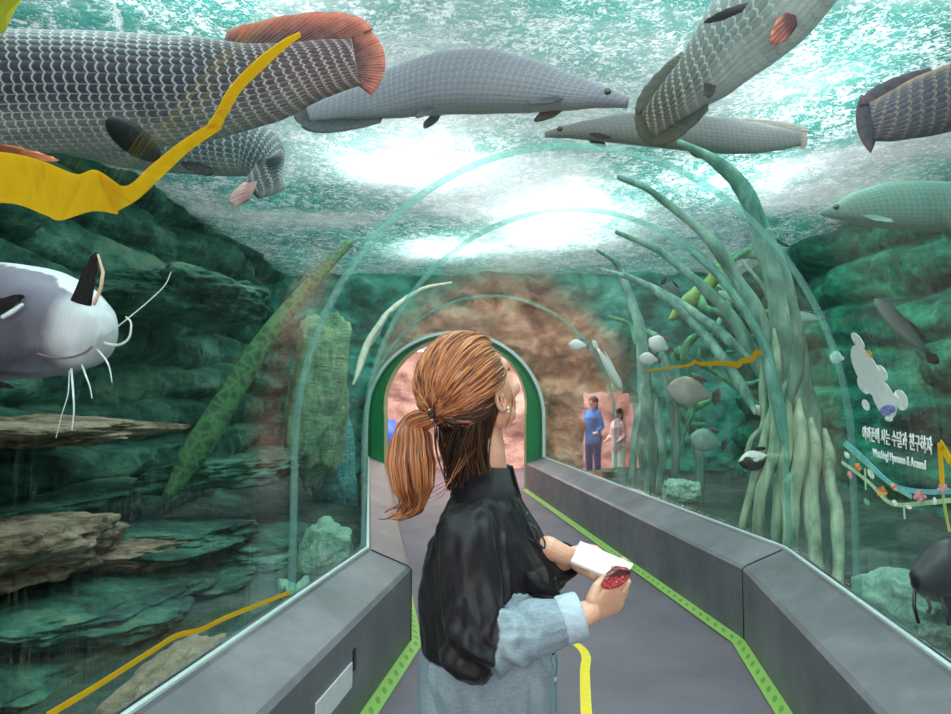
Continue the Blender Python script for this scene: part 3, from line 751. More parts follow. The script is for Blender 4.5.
# 4 overhead, tail down
arapaima([(905, -185), (880, -135), (850, -90), (815, -45), (775, 0), (742, 32), (712, 65), (688, 88), (668, 106), (650, 124)],
    [2.15, 2.3, 2.45, 2.6, 2.75, 2.88, 3.0, 3.1, 3.2, 3.3], [.03, .08, .14, .19, .21, .20, .165, .125, .10, .075],
    'pale bellied arapaima seen from below diving tail down at the upper right', {'body': S4, 'fin': m_fin('olive_dark_fin', (.05, .06, .045), (.10, .10, .08)), 'pfin': DARKFIN}, up=(-.5, .6, .35), fs=.8, pelv=False)
rr = FISH[-1][1]
fin(rr, 'pelvic_fin', P(748, 2, 2.62), P(742, 12, 2.62), P(704, 22, 2.60), DARKFIN, th=.01)
fin(rr, 'pectoral_fin', P(792, 8, 2.62), P(797, 26, 2.62), P(770, 42, 2.60), REDFIN, th=.008)
fin(rr, 'pelvic_fin', P(704, 84, 2.95), P(714, 78, 2.95), P(711, 97, 2.9), DARKFIN, th=.006)
# 5 stands in for a mirrored fish in the water surface, built solid
arapaima([(545, 135), (565, 132), (590, 130), (620, 129), (655, 130), (690, 133), (725, 136), (755, 138), (780, 139), (800, 139)],
    [4.9] * 10, [.02, .045, .075, .105, .125, .13, .13, .115, .085, .05],
    'faded grey arapaima lying level behind the diving one', {'body': S5, 'fin': m_fin('rusty_mirrored_fin', (.3, .26, .25), (.55, .40, .36)), 'pfin': DARKFIN}, anal=False)  # not a fifth fish: solid stand-in for a mirror image in the surface
# 6 right edge dark
arapaima([(1240, 10), (1200, 18), (1150, 30), (1100, 45), (1045, 62), (1000, 80), (960, 95), (925, 106), (895, 116), (872, 122)],
    [3.0, 3.0, 3.0, 3.0, 3.05, 3.1, 3.15, 3.2, 3.25, 3.3], [.03, .07, .11, .15, .17, .17, .16, .15, .125, .10],
    'dark arapaima with an amber back leaving at the right edge', {'body': S6, 'fin': m_fin('dark_blue_fin', (.03, .03, .06), (.10, .07, .09)), 'pfin': DARKFIN}, anal=False, fs=.8)
# 7 pale green
arapaima([(822, 213), (838, 211), (858, 208), (885, 206), (915, 206), (945, 207), (985, 210), (1025, 214), (1060, 218), (1095, 220)],
    [4.6, 4.6, 4.6, 4.6, 4.6, 4.6, 4.55, 4.5, 4.5, 4.5], [.02, .06, .115, .155, .17, .17, .16, .13, .10, .06],
    'pale green arapaima with its snout left under the dark one on the right', {'body': S7, 'fin': m_fin('green_fin', (.12, .3, .22), (.3, .5, .4))})
# ---- catfish
def m_cat():
    t = NT('piebald_catfish_skin'); c = t.coord(); nz = t.noise(c, 7, 4, .6, .5)
    g = t.n('ShaderNodeNewGeometry'); u = t.n('ShaderNodeTexCoord').outputs['UV']; sx = t.n('ShaderNodeSeparateXYZ', Vector=u)
    w = sx.outputs[1]; U = sx.outputs[0]
    up = t.math('ABSOLUTE', t.math('SUBTRACT', t.math('FRACT', t.math('ADD', w, .75)), .5))
    f = t.math('ADD', up, t.math('MULTIPLY', t.math('SUBTRACT', nz, .5), .16))
    col = t.ramp(f, [(.0, (.26, .24, .30)), (.13, (.07, .06, .085)), (.26, (.13, .11, .15)), (.43, (.24, .21, .28)), (.445, (.82, .81, .85))])
    snout = t.ramp(t.math('ADD', U, t.math('MULTIPLY', nz, .05)), [(.07, (1, 1, 1)), (.13, (0, 0, 0))])
    col = t.mix(t.math('MULTIPLY', snout, .9), col, (.74, .70, .76))
    return t.end(t.bsdf(col, .45, .3, normal=t.bump(nz, .2, .012)))
M_CAT = m_cat()
M_WHISK = simple('white_barbel', (.80, .82, .84), .4, .4, .05)
M_BLKFIN = m_fin('black_fin_pale_rim', (.012, .008, .010), (.02, .012, .014))
cp = [P(112, 334, 2.06), P(106, 333, 2.07), P(95, 332, 2.09), P(75, 328, 2.12), P(48, 323, 2.16), P(10, 322, 2.2), P(-45, 326, 2.25), P(-110, 332, 2.26), P(-180, 340, 2.24), P(-245, 348, 2.2), P(-290, 352, 2.15)]
ch = [.012, .066, .112, .150, .176, .190, .180, .140, .10, .065, .04]
for q in cp: q.x -= .03
cp = smooth_path(cp, 6); ch = smooth_vals(ch, 6); F = body_frame(cp, (0.05, 0, 1)); m = MB(); rings = []; L = [0]
for i in range(1, len(cp)): L.append(L[-1] + (cp[i] - cp[i - 1]).length)
for i, p in enumerate(cp):
    t, s, u = F[i]; w = ch[i] * lerp(1.02, .62, min(1, L[i] / 1.0)); ring = []
    for k in range(40):
        a = 2 * PI * k / 40; c, sn = math.cos(a), math.sin(a)
        ring.append(p + s * (w * math.copysign(abs(c) ** .85, c)) + u * (ch[i] * math.copysign(abs(sn) ** .9, sn)))
    rings.append(ring)
print('CAT clear %.2f' % min(inside(q) for rg in rings for q in rg))
m.loft(rings, True, uvs=L)
cat = empty('catfish', cp[len(cp) // 2], 'big white and grey catfish with long whiskers at the left edge', 'fish')
catb = m.build('body', M_CAT, cat)
def hornfin(parent, name, base0, base1, tip, mat, rim=None, th=.012):
    return fin(parent, name, base0, base1, tip, mat, th=th, round_=.55)
hornfin(cat, 'pectoral_fin', P(72, 300, 1.99), P(90, 306, 1.98), P(97, 252, 1.95), M_BLKFIN, th=.018)
m = MB(); m.tube([P(94, 304, 1.965), P(101, 288, 1.945), P(103, 272, 1.94), P(98, 255, 1.945)], [.005, .0055, .005, .003], 8, round_end=True)
m.build('fin_rim', simple('orange_fin_rim', (.85, .50, .38), .4), cat)
hornfin(cat, 'pectoral_fin', P(-8, 318, 1.97), P(-4, 300, 1.97), P(24, 296, 1.95), M_BLKFIN, th=.016)
m = MB(); m.tube([P(3, 317, 1.955), P(12, 312, 1.945), P(22, 305, 1.94)], [.006, .007, .005], 8, round_end=True); m.build('fin_rim', M_WHISK, cat)
hornfin(cat, 'pelvic_fin', P(-40, 382, 2.05), P(-5, 380, 2.05), P(12, 388, 2.03), M_BLKFIN, th=.014)
m = MB(); m.tube(smooth_path([P(38, 354, 1.945), P(55, 358, 1.95), P(72, 357, 1.955), P(84, 353, 1.965), P(92, 347, 1.98)], 6), [.0035] * 25, 8, round_end=True)
m.build('mouth', simple('dark_mouth_line', (.16, .08, .11), .6), cat)
bm_ = [([P(104, 345, 2.03), P(118, 345, 2.0), P(129, 338, 1.98), P(131, 323, 1.98), P(126, 317, 1.98)], .0045),
       ([P(106, 338, 2.04), P(126, 320, 2.02), P(150, 300, 2.03), P(165, 285, 2.04), P(171, 272, 2.05)], .0022),
       ([P(98, 352, 2.0), P(106, 360, 1.98), P(110, 370, 1.97), P(112, 382, 1.97)], .0032),
       ([P(82, 368, 2.0), P(86, 376, 1.98), P(90, 387, 1.97), P(92, 398, 1.97)], .0032),
       ([P(71, 372, 2.0), P(73, 390, 1.98), P(74, 410, 1.97), P(72, 430, 1.97)], .0035),
       ([P(69, 374, 2.0), P(68, 394, 1.99), P(62, 414, 1.98), P(56, 438, 1.98)], .0018)]
for pts, rr_ in bm_:
    pts[0] = pts[0] + V((-.035, .06, .012)); pth = smooth_path(pts, 6); m = MB(); m.tube(pth, [rr_ * lerp(1, .5, i / (len(pth) - 1)) for i in range(len(pth))], 8, round_end=True)
    m.build('barbel', M_WHISK, cat)
# ---- dark fish low on the right
pts = [P(898, 588, 2.62), P(905, 584, 2.62), P(918, 578, 2.64), P(935, 572, 2.66), P(960, 566, 2.7), P(1000, 560, 2.75), P(1060, 556, 2.8), P(1120, 552, 2.85)]
hh = [.02, .06, .095, .125, .135, .12, .085, .04]
for q in pts: q.x += .06
pth = smooth_path(pts, 6); hh = smooth_vals(hh, 6); F = body_frame(pth, (0, 0, 1)); rings = []; L = [0]
for i in range(1, len(pth)): L.append(L[-1] + (pth[i] - pth[i - 1]).length)
for i, p in enumerate(pth):
    t, s, u = F[i]; rings.append([p + s * (hh[i] * .8 * math.cos(2 * PI * k / 28)) + u * (hh[i] * math.sin(2 * PI * k / 28)) for k in range(28)])
print('DARKCAT clear %.2f' % min(inside(q) for rg in rings for q in rg))
t = NT('dark_catfish_skin'); sx = t.n('ShaderNodeSeparateXYZ', Vector=t.n('ShaderNodeTexCoord').outputs['UV'])
up = t.math('ABSOLUTE', t.math('SUBTRACT', t.math('FRACT', t.math('ADD', sx.outputs[1], .75)), .5))
mat = t.end(t.bsdf(t.ramp(t.math('ADD', up, t.math('MULTIPLY', t.noise(t.coord(), 8), .1)), [(.08, (.30, .34, .20)), (.18, (.10, .09, .06)), (.28, (.012, .012, .016))]), .35, .5))
dc = empty('catfish', pth[10], 'dark catfish with a paler belly hovering over the pale slab at the right', 'fish')
m = MB(); m.loft(rings, True, uvs=L); m.build('body', mat, dc)
for pts in ([P(904, 590, 2.55), P(903, 605, 2.5), P(907, 622, 2.5)], [P(930, 598, 2.55), P(935, 612, 2.5), P(937, 624, 2.5)], [P(916, 598, 2.55), P(919, 606, 2.52), P(917, 612, 2.5)]):
    for q in pts: q.x += .04
    m = MB(); m.tube(smooth_path(pts, 5), .006, 8, round_end=True); m.build('barbel', M_DARK, dc)
hornfin(dc, 'pectoral_fin', P(940, 592, 2.6), P(968, 590, 2.6), P(955, 628, 2.55), DARKFIN)
hornfin(dc, 'dorsal_fin', P(950, 550, 2.75), P(985, 548, 2.75), P(985, 515, 2.8), DARKFIN)
# ---- small fish
def small_fish(px, py, d, ln, hgt, ang, mat, finm, label, name='fish', slim=False):
    """ang: picture direction of the snout in degrees, 0 = right"""
    c = P(px, py, d); a = math.radians(ang); t = V((math.cos(a), .15, math.sin(a))).normalized(); up = V((-math.sin(a), 0, math.cos(a)))
    if up.z < 0: up = -up
    s = t.cross(up).normalized(); prof = [(0, .06), (.06, .34), (.16, .68), (.32, .98), (.5, 1.0), (.68, .78), (.84, .40), (.93, .22), (1.0, .2)]
    if slim: prof = [(0, .15), (.08, .6), (.2, .95), (.45, 1), (.7, .8), (.9, .4), (1, .25)]
    m = MB(); rings = []; us = []
    for f, h in prof:
        o = c + t * ln * (.5 - f * .86); us.append(f)
        rings.append([o + s * (hgt * .5 * h * .42 * math.cos(2 * PI * k / 16)) + up * (hgt * .5 * h * math.sin(2 * PI * k / 16)) for k in range(16)])
    m.loft(rings, True, uvs=us)
    r = empty(name, c, label, 'fish', 'small fish on the right of the tunnel'); m.build('body', mat, r)
    e = c - t * ln * .36
    fin(r, 'caudal_fin', e + up * hgt * .10, e - up * hgt * .10, e - t * ln * .17, finm, th=.003, n=8, nv=4, round_=2.6)
    e = c + up * hgt * .42; fin(r, 'dorsal_fin', e + t * ln * .08, e - t * ln * .2, e + up * hgt * .2 - t * ln * .1, finm, th=.003, n=8, nv=4)
    for sg in (1, -1):
        q = c + t * ln * .36 + s * sg * hgt * .09 + up * hgt * .06
        m = MB(); m.ell(q, (hgt * .05,) * 3, seg=10, rings=8); m.build('eye', M_EYE, r)
    if inside(c) < .05: print('SMALL FISH INSIDE', label, inside(c))
    return r
def m_small(name, back, belly):
    t = NT(name); sx = t.n('ShaderNodeSeparateXYZ', Vector=t.n('ShaderNodeTexCoord').outputs['UV'])
    up = t.math('ABSOLUTE', t.math('SUBTRACT', t.math('FRACT', t.math('ADD', sx.outputs[1], .75)), .5))
    return t.end(t.bsdf(t.ramp(t.math('ADD', up, t.math('MULTIPLY', t.noise(t.coord(), 30), .08)), [(.1, belly), (.3, tuple(lerp(a, b, .5) for a, b in zip(back, belly))), (.48, back)]), .3, .6))
FA = m_small('silver_fish', (.10, .13, .12), (.70, .78, .76)); FB = m_small('pale_fish', (.50, .48, .48), (.85, .86, .86))
FC = m_small('dark_small_fish', (.03, .05, .05), (.12, .18, .17)); FD = m_small('green_grey_fish', (.10, .28, .22), (.42, .62, .54))
FE = m_small('white_fish', (.80, .78, .74), (.95, .93, .90)); FF = m_small('copper_fish', (.22, .17, .12), (.55, .58, .54))
small_fish(693, 392, 6.2, .46, .26, 168, FF, GREYFIN, 'deep bodied silver copper fish right of the far roots below the zigzag line', 'disc_fish')
small_fish(672, 291, 6.6, .28, .13, -48, FC, DARKFIN, 'small dark fish nosing down near the bright water at right of centre')
small_fish(660, 345, 7.2, .26, .18, 150, FB, GREYFIN, 'plump pale fish directly above the left end of the zigzag line')
small_fish(650, 359, 7.0, .22, .13, 170, FB, GREYFIN, 'small pale fish touching the left end of the zigzag line')
small_fish(579, 345, 8.3, .26, .13, 175, FB, GREYFIN, 'pale fish in front of the russet rock beside the portal')
small_fish(608, 366, 8.0, .66, .10, -58, FE, FE and m_fin('white_fin', (.8, .78, .74), (.95, .93, .9)), 'long thin white fish slanting down right of the portal', 'ribbon_fish', True)
small_fish(806, 317, 4.6, .26, .07, 172, FD, GREYFIN, 'slender grey green fish in front of the big mangrove trunk', 'fish', True)
small_fish(838, 358, 4.3, .10, .085, 170, FE, GREYFIN, 'tiny round white fish left of the white cartoon sticker')
small_fish(758, 411, 5.4, .10, .09, 100, FE, GREYFIN, 'tiny round white fish above the black and white one')
small_fish(708, 441, 6.6, .34, .22, 165, FD, GREYFIN, 'blurry green grey fish low between the two root clusters')
small_fish(735, 300, 6.2, .34, .07, 150, FD, GREYFIN, 'slim green grey fish among the mossy driftwood', 'fish', True)
small_fish(905, 330, 4.6, .56, .12, 128, FC, DARKFIN, 'long dark fish slanting behind the white cartoon sticker', 'fish', True)
# black and white one
t = NT('black_white_blotches'); f = t.noise(t.coord(), 14, 2)
sx = t.n('ShaderNodeSeparateXYZ', Vector=t.n('ShaderNodeTexCoord').outputs['UV'])
up = t.math('ABSOLUTE', t.math('SUBTRACT', t.math('FRACT', t.math('ADD', sx.outputs[1], .75)), .5))
g = t.math('ADD', up, t.math('MULTIPLY', t.math('SUBTRACT', f, .5), .5))
FG = t.end(t.bsdf(t.ramp(g, [(.0, (.03, .03, .035)), (.30, (.05, .05, .05)), (.33, (.88, .92, .84))]), .4, .5))
small_fish(758, 460, 4.72, .26, .14, 190, FG, DARKFIN, 'black and white blotched fish beside the hanging mangrove roots')
# small schooling fish near the far surface and pale shapes among the rocks
# ================================================================ PRINTED STICKERS ON THE ACRYLIC
def on_glass(px, py, lift=.0): return hit(px, py, .006 + lift)
def gnorm(p):
    a, b = xl(p.y), xr(p.y); cx = (a + b) / 2; hw = (b - a) / 2
    if p.z < Z_SP: return V((-1 if p.x > cx else 1, 0, 0))
    return -V(((p.x - cx) / hw ** 2, 0, (p.z - Z_SP) / (Z_TOP - Z_SP) ** 2)).normalized()
def band(name, pts, w, mat, label=None, cat=None, parent=None, dense=6, group=None, path=None):
    """sticker strip of real width w that follows the curved acrylic; pts in photo pixels"""
    q = [P_ for P_ in smooth_path([V((x, y, 0)) for x, y in pts], dense)] if path is None else path
    if not hasattr(w, '__len__'): w = [w] * len(pts)
    ww = smooth_vals(list(w), dense); c = [on_glass(p.x, p.y) for p in q]; rings = []
    for i, p in enumerate(c):
        t = (c[min(i + 1, len(c) - 1)] - c[max(i - 1, 0)]).normalized(); n = gnorm(p); s = n.cross(t).normalized() * ww[i] / 2
        rings.append([p - s, p + s, p + s + n * .002, p - s + n * .002])
    m = MB(); m.loft(rings, True); o = m.build(name, mat, parent, smooth=False)
    if label: tag(o, label, cat, group)
    return o
def patch(name, poly, mat, label=None, cat=None, parent=None, lift=0.0, group=None):
    c = [on_glass(x, y, lift) for x, y in poly]; ctr = sum(c, V()) / len(c); n = gnorm(ctr); k = len(c)
    m = MB()
    if k > 9 and parent is None and len(poly) > 20: pass
    mid = on_glass(sum(x for x, y in poly) / k, sum(y for x, y in poly) / k, lift)
    vs = [p for p in c] + [p + n * .002 for p in c] + [mid, mid + n * .002]; fs = []
    for i in range(k):
        j = (i + 1) % k; fs += [[i, j, 2 * k], [k + j, k + i, 2 * k + 1], [i, k + i, k + j, j]]
    m.add(vs, fs); o = m.build(name, mat, parent, smooth=False)
    if label: tag(o, label, cat, group)
    return o
def ellpoly(cx, cy, a, b, rot, n=18, wob=0):
    r = math.radians(rot); out = []
    for i in range(n):
        t = 2 * PI * i / n; k = 1 + wob * math.sin(t * 5)
        x, y = a * k * math.cos(t), b * k * math.sin(t); out.append((cx + x * math.cos(r) - y * math.sin(r), cy + x * math.sin(r) + y * math.cos(r)))
    return out
t = NT('translucent_yellow_print'); 
M_YT = t.end(t.mixsh(.10, t.mixsh(.4, t.bsdf((1, .66, .02), .5, .4), t.n('ShaderNodeBsdfTranslucent', Color=(1, .66, .02, 1)).outputs[0]), t.n('ShaderNodeBsdfTransparent', Color=(1, .9, .3, 1)).outputs[0]))
YP = M_YT
# big yellow shape upper left, made of overlapping curved bands
yr = empty('yellow_graphic', on_glass(60, 190), 'broad yellow printed shape with a zigzag tail stuck across the upper left acrylic', 'sticker')
def quadpatch(name, top, bot, mat, parent, n=10):
    tp = smooth_path([V((x, y, 0)) for x, y in top], n); bt = smooth_path([V((x, y, 0)) for x, y in bot], n)
    pts = []; pts2 = []
    for a, b in zip(tp, bt):
        for j in range(5):
            q = a.lerp(b, j / 4); g = on_glass(q.x, q.y); pts.append(g); pts2.append(g + gnorm(g) * .002)
    m = MB(); N = len(tp); m.grid(pts, N, 5); m.grid(pts2, N, 5); return m.build(name, mat, parent)
quadpatch('print_body', [(-40, 150), (10, 153), (45, 162), (76, 174), (96, 170), (122, 187)], [(-40, 205), (10, 203), (45, 215), (60, 220), (92, 211), (117, 214)], YP, yr)
quadpatch('print_tail', [(96, 172), (125, 186), (150, 166), (180, 142), (212, 122)], [(112, 213), (136, 200), (160, 178), (190, 150), (222, 128)], YP, yr)
band('print_stroke', [(213, 128), (222, 112), (236, 88), (262, 62), (284, 44), (300, 34)], [.06, .05, .05, .05, .035, .02], YP, parent=yr)
patch('yellow_corner_print', [(-6, -6), (24, -6), (14, 10), (4, 32), (-6, 34)], simple('olive_yellow_print', (.45, .5, .03), .5), 'olive yellow printed scrap in the top left corner of the acrylic', 'sticker')
band('yellow_line_print', [(46, 716), (90, 690), (150, 652), (176, 636), (200, 630), (225, 618), (260, 604), (290, 592)], .017, M_YEL, 'thin yellow line printed low on the left acrylic down to the kerb', 'sticker')
zz = [(644, 371), (668, 368), (690, 365), (695, 361), (700, 364), (722, 363), (738, 365), (742, 361), (752, 359), (757, 352), (763, 354)]
band('yellow_zigzag_print', zz, [.012, .018, .02, .03, .03, .035, .045, .035, .04, .035, .03], M_YEL, 'jagged yellow line printed on the right acrylic among the driftwood', 'sticker', dense=2)
# white cartoon figure, kept generic
M_STW = vinyl('white_sticker', (1, 1, 1), .2)
fg = empty('figure_sticker', on_glass(872, 378), 'white blobby cartoon diver sticker with a violet patch on the right acrylic', 'sticker')
patch('sticker_body', ellpoly(868, 372, 30, 11, 62), M_STW, parent=fg)
patch('sticker_body', ellpoly(884, 398, 22, 10, 66), M_STW, parent=fg, lift=-.001)
patch('sticker_ear', ellpoly(858, 341, 10, 4, 55), M_STW, parent=fg)
patch('sticker_arm', ellpoly(882, 373, 9, 4.5, 60), M_STW, parent=fg)
patch('sticker_arm', ellpoly(864, 385, 10, 5, 60), M_STW, parent=fg)
patch('sticker_foot', ellpoly(901, 400, 11, 6.5, 70), M_STW, parent=fg)
patch('sticker_foot', ellpoly(866, 405, 6, 3.2, 66), M_STW, parent=fg)
patch('sticker_shorts', ellpoly(888, 410, 8, 5, -12, 12), simple('violet_patch', (.22, .24, .62), .5), parent=fg, lift=.004)
patch('sticker_tail', ellpoly(889, 419, 4, 2.6, 10, 12), M_STW, parent=fg, lift=.003)
patch('sticker_mark', ellpoly(869, 354, 4, 2.6, 60, 12), M_YEL, parent=fg, lift=.004)
# lettering
def lettering(name, s, a, b, hgt, mat, label):
    """text laid between two photo points on the acrylic"""
    A, B = on_glass(*a, .0), on_glass(*b, .0); ax = (B - A); W = ax.length; ax.normalize(); n = gnorm((A + B) / 2)
    if n.x > 0: n = -n
    up = n.cross(ax).normalized(); 
    if up.z < 0: up = -up
    n = ax.cross(up)
    cu = bpy.data.curves.new(name, 'FONT'); cu.body = s; cu.extrude = .01; cu.offset = .012; o = bpy.data.objects.new(name, cu); COL.objects.link(o)
    dg = bpy.context.evaluated_depsgraph_get(); me = bpy.data.meshes.new_from_object(o.evaluated_get(dg)); bpy.data.objects.remove(o)
    xs = [v.co.x for v in me.vertices]; ys = [v.co.y for v in me.vertices]; x0, x1, y0, y1 = min(xs), max(xs), min(ys), max(ys)
    for v in me.vertices:
        x, y, z = v.co
        v.co = A + ax * ((x - x0) / (x1 - x0) * W) + up * ((y - y0) / (y1 - y0) * hgt) + n * (.004 + (z / .01) * .0012)
    o = link(name, me, mat); tag(o, label, 'lettering'); return o
lettering('korean_lettering', '아마존에 사는 수달과 친구하자', (864, 440), (934, 455), .062, M_STW, 'upper line of white Korean lettering on the right acrylic')
lettering('english_lettering', 'Watching! Hyunsoo & Around', (874, 459), (927, 473), .044, M_STW, 'lower smaller line of white English lettering on the right acrylic')
# garland
M_MINT = simple('mint_print', (.22, .55, .40), .5, .3, .1); M_CYAN = simple('cyan_print', (.18, .52, .58), .5, .3, .1)
M_LM = simple('pale_lime_print', (.48, .66, .42), .5, .3, .1); M_OR = simple('orange_print', (.85, .30, .06), .5); M_PK = simple('pink_print', (.88, .36, .36), .5); M_SAL = simple('salmon_print', (.86, .42, .30), .5)
gl = empty('garland_print', on_glass(893, 490), 'printed garland of mint strings with orange and pink charms under the lettering', 'sticker')
band('garland_string', [(846, 442), (862, 456), (880, 474), (893, 485), (908, 490), (930, 492), (955, 491)], .018, M_CYAN, parent=gl)
band('garland_string', [(844, 444), (860, 458), (878, 474), (895, 487), (912, 497)], .016, M_MINT, parent=gl)
band('garland_string', [(842, 462), (856, 472), (872, 485), (886, 500), (900, 505), (925, 503), (955, 500)], .016, M_LM, parent=gl)
for (x, y, a, b, r, mt) in [(858, 467, 4.5, 2.8, 60, M_OR), (882, 492, 6, 4.5, 50, M_OR), (895, 487, 5, 3, 40, M_SAL), (920, 496, 6, 5.5, 0, M_PK), (943, 488, 5, 4, 0, M_PK),
                            (871, 474, 5.5, 2.2, 62, M_STW), (867, 502, 4, 2.2, 60, M_MINT), (895, 503, 3.5, 2, 60, M_STW), (909, 507, 3.2, 2, 20, M_STW), (935, 501, 4, 1.6, 80, M_STW), (847, 455, 4, 2, 60, M_STW), (850, 475, 4, 2, 75, M_PK)]:
    patch('garland_charm', ellpoly(x, y, a, b, r, 20, .18 if mt in (M_PK, M_OR) else 0), mt, parent=gl, lift=.003)
for (x, y0, y1) in ((865, 468, 490), (904, 505, 519)): band('garland_thread', [(x, y0), (x + .5, (y0 + y1) / 2), (x + 1, y1)], .009, M_LM, parent=gl)
yl = empty('yellow_outline_print', on_glass(945, 480), 'golden peaked outline printed at the right edge of the acrylic', 'sticker')
band('print_stroke', [(956, 468), (950, 460), (944, 449), (940, 443)], .03, M_YEL, parent=yl)
band('print_stroke', [(940, 443), (941, 458), (942, 475), (943, 490)], .022, M_YEL, parent=yl)
band('print_stroke', [(943, 490), (945, 506), (947, 518), (950, 532)], .014, simple('olive_print', (.45, .50, .12), .5), parent=yl)
# ================================================================ CAMERA, LIGHT, WORLD
cam = bpy.data.cameras.new('camera'); co = bpy.data.objects.new('camera', cam); COL.objects.link(co)
co.location = (0, 0, EYE); co.rotation_euler = (math.radians(94), 0, 0); cam.sensor_width = 36; cam.lens = FPX / 951 * 36; cam.clip_start = .02
co.location.x = 0.0
SC.camera = co
W = bpy.data.worlds.new('world'); SC.world = W; W.use_nodes = True
W.node_tree.nodes['Background'].inputs[0].default_value = (.12, .24, .23, 1); W.node_tree.nodes['Background'].inputs[1].default_value = .8
def area(name, loc, size, power, col=(1, 1, 1), rot=(0, 0, 0), spread=PI):
    l = bpy.data.lights.new(name, 'AREA'); l.shape = 'RECTANGLE'; l.size, l.size_y = size; l.energy = power; l.color = col; l.spread = spread
    o = bpy.data.objects.new(name, l); COL.objects.link(o); o.location = loc; o.rotation_euler = rot; return o
Z_L = Z_W + .6
for loc, sz, pw in [((-.6, 6.1), (1.0, .8), 300), ((1.1, 8.2), (.8, 2.2), 560), ((-.4, 9.6), (.8, .6), 240), ((2.5, 6.6), (.9, .7), 200), ((1.0, 3.9), (1.2, .9), 60),
                    ((-1.4, 3.6), (1.2, .4), 90), ((2.3, 4.0), (.5, .22), 70), ((2.45, 4.6), (.5, .22), 70), ((2.6, 5.2), (.5, .22), 70), ((-2.1, 2.2), (.8, 1.4), 260), ((.3, 1.2), (1.6, 1.6), 480), ((.9, 2.3), (1.0, .7), 300), ((3.2, 2.4), (.8, 1.2), 110), ((.2, -1), (2, 1), 250)]:
    area('tank_lamp', (loc[0], loc[1], Z_L), sz, pw * LK, (1, .99, .97))
sun = bpy.data.lights.new('overhead_fill_sun', 'SUN'); sun.energy = 3.4; sun.angle = 1.6; sun.color = (1, .99, .98); so = bpy.data.objects.new('overhead_fill_sun', sun); COL.objects.link(so); so.location = (0, 0, 8); so.rotation_euler = (.25, -.2, 0)  # wide sun added overhead to brighten rocks and tunnel, no such source there
area('camera_side_fill', (0, -1.4, 1.9), (1.6, 1.0), 46, (1, .97, .95), (math.radians(100), 0, 0))  # unseen fill added behind the camera for kerbs, fish and woman
for sd, x0 in ((-1, -2.1), (1, 2.2)):
    area('fish_underside_fill', (x0, .3, .75), (.8, 1.6), 22, (.95, 1, .97), (PI, math.radians(-12 * sd), 0))  # added out of view to brighten the fish from below
area('portal_room_lamp', (.3, 13.6, 2.95), (5, 2), 300, (1, .9, .82))
SC.view_settings.view_transform = 'Standard'; SC.view_settings.look = 'None'; SC.view_settings.exposure = 0.22; SC.view_settings.gamma = 1
SC.cycles.max_bounces = 10; SC.cycles.transparent_max_bounces = 24; SC.cycles.diffuse_bounces = 3; SC.cycles.glossy_bounces = 3
SC.cycles.sample_clamp_indirect = 4
SC.cycles.use_denoising = True
# ================================================================ THE WOMAN
HD = math.radians(-12)                              # which way her chest faces, from +x toward +y
F_ = V((math.cos(HD), math.sin(HD), 0)); L_ = V((-math.sin(HD), math.cos(HD), 0)); U_ = V((0, 0, 1))
BC = V((.030, 1.63, 0))
def bp(f, l, z): return BC + F_ * f + L_ * l + V((0, 0, z))
wom = empty('person', (BC.x, BC.y, 0), 'woman with an auburn ponytail in a black and denim blue shirt looking up', 'person')
def m_skin():
    t = NT('skin'); c = t.coord(); nz = t.noise(c, 14, 4)
    return t.end(t.bsdf(t.ramp(nz, [(.3, (.64, .32, .21)), (.7, (.84, .48, .35))]), .45, .4, normal=t.bump(t.noise(c, 180, 2), .08, .002), Subsurface_Weight=.08, Subsurface_Radius=(.02, .008, .004), Subsurface_Scale=.3))
M_SKIN = m_skin()
M_NAIL = simple('nail', (.80, .52, .45), .25, .5, .03)
# ---- head
yaw, pit = math.radians(44), math.radians(22); HS = 1.09
hf = V((math.cos(yaw) * math.cos(pit), math.sin(yaw) * math.cos(pit), math.sin(pit)))
hl = V((-math.sin(yaw), math.cos(yaw), 0)); hu = hf.cross(hl).normalized()
HO = P(475, 391, 1.60)
HR = Matrix((hf, hl, hu)).transposed()
def hp(x, y, z): return HO + HR @ (V((x, y, z)) * HS)
hm = MB()
def he(c, r, pitch=0): hm.ell(hp(*c), [q * HS for q in r], HR @ Matrix.Rotation(pitch, 3, 'Y'), 28, 18)
he((-.012, 0, .030), (.094, .074, .084))            # cranium
he((.030, 0, -.010), (.066, .064, .078))            # face mass
he((.040, 0, -.052), (.050, .050, .046))            # lower face
he((.064, 0, -.084), (.026, .026, .020))            # chin
he((.066, 0, .034), (.022, .050, .022))             # brow
for s in (1, -1):
    he((.062, s * .040, -.018), (.026, .022, .022)) # cheek
    he((.012, s * .052, -.060), (.034, .014, .026)) # jaw angle
hm.tube([hp(.088, 0, .022), hp(.098, 0, .004), hp(.110, 0, -.014)], [.008, .010, .012], 12, round_end=True)
for s in (1, -1): he((.098, s * .011, -.020), (.010, .008, .007))
he((.094, 0, -.044), (.010, .021, .006)); he((.092, 0, -.054), (.010, .018, .007))
nb = bp(-.012, 0, 1.20)
hm.tube([hp(-.025, 0, -.02), hp(-.018, 0, -.065), nb + V((.006, 0, .045)), nb], [.060, .055, .053, .062], 24, round_end=True)
head_me = remeshed(hm, .0032, 5)
# sink the eye sockets
for v in head_me.vertices:
    q = HR.transposed() @ (v.co - HO) / HS
    for s in (1, -1):
        d = math.hypot(q.y - s * .031, q.z - .012)
        if q.x > .04 and d < .02: v.co -= hf * .010 * (1 - (d / .02) ** 2)
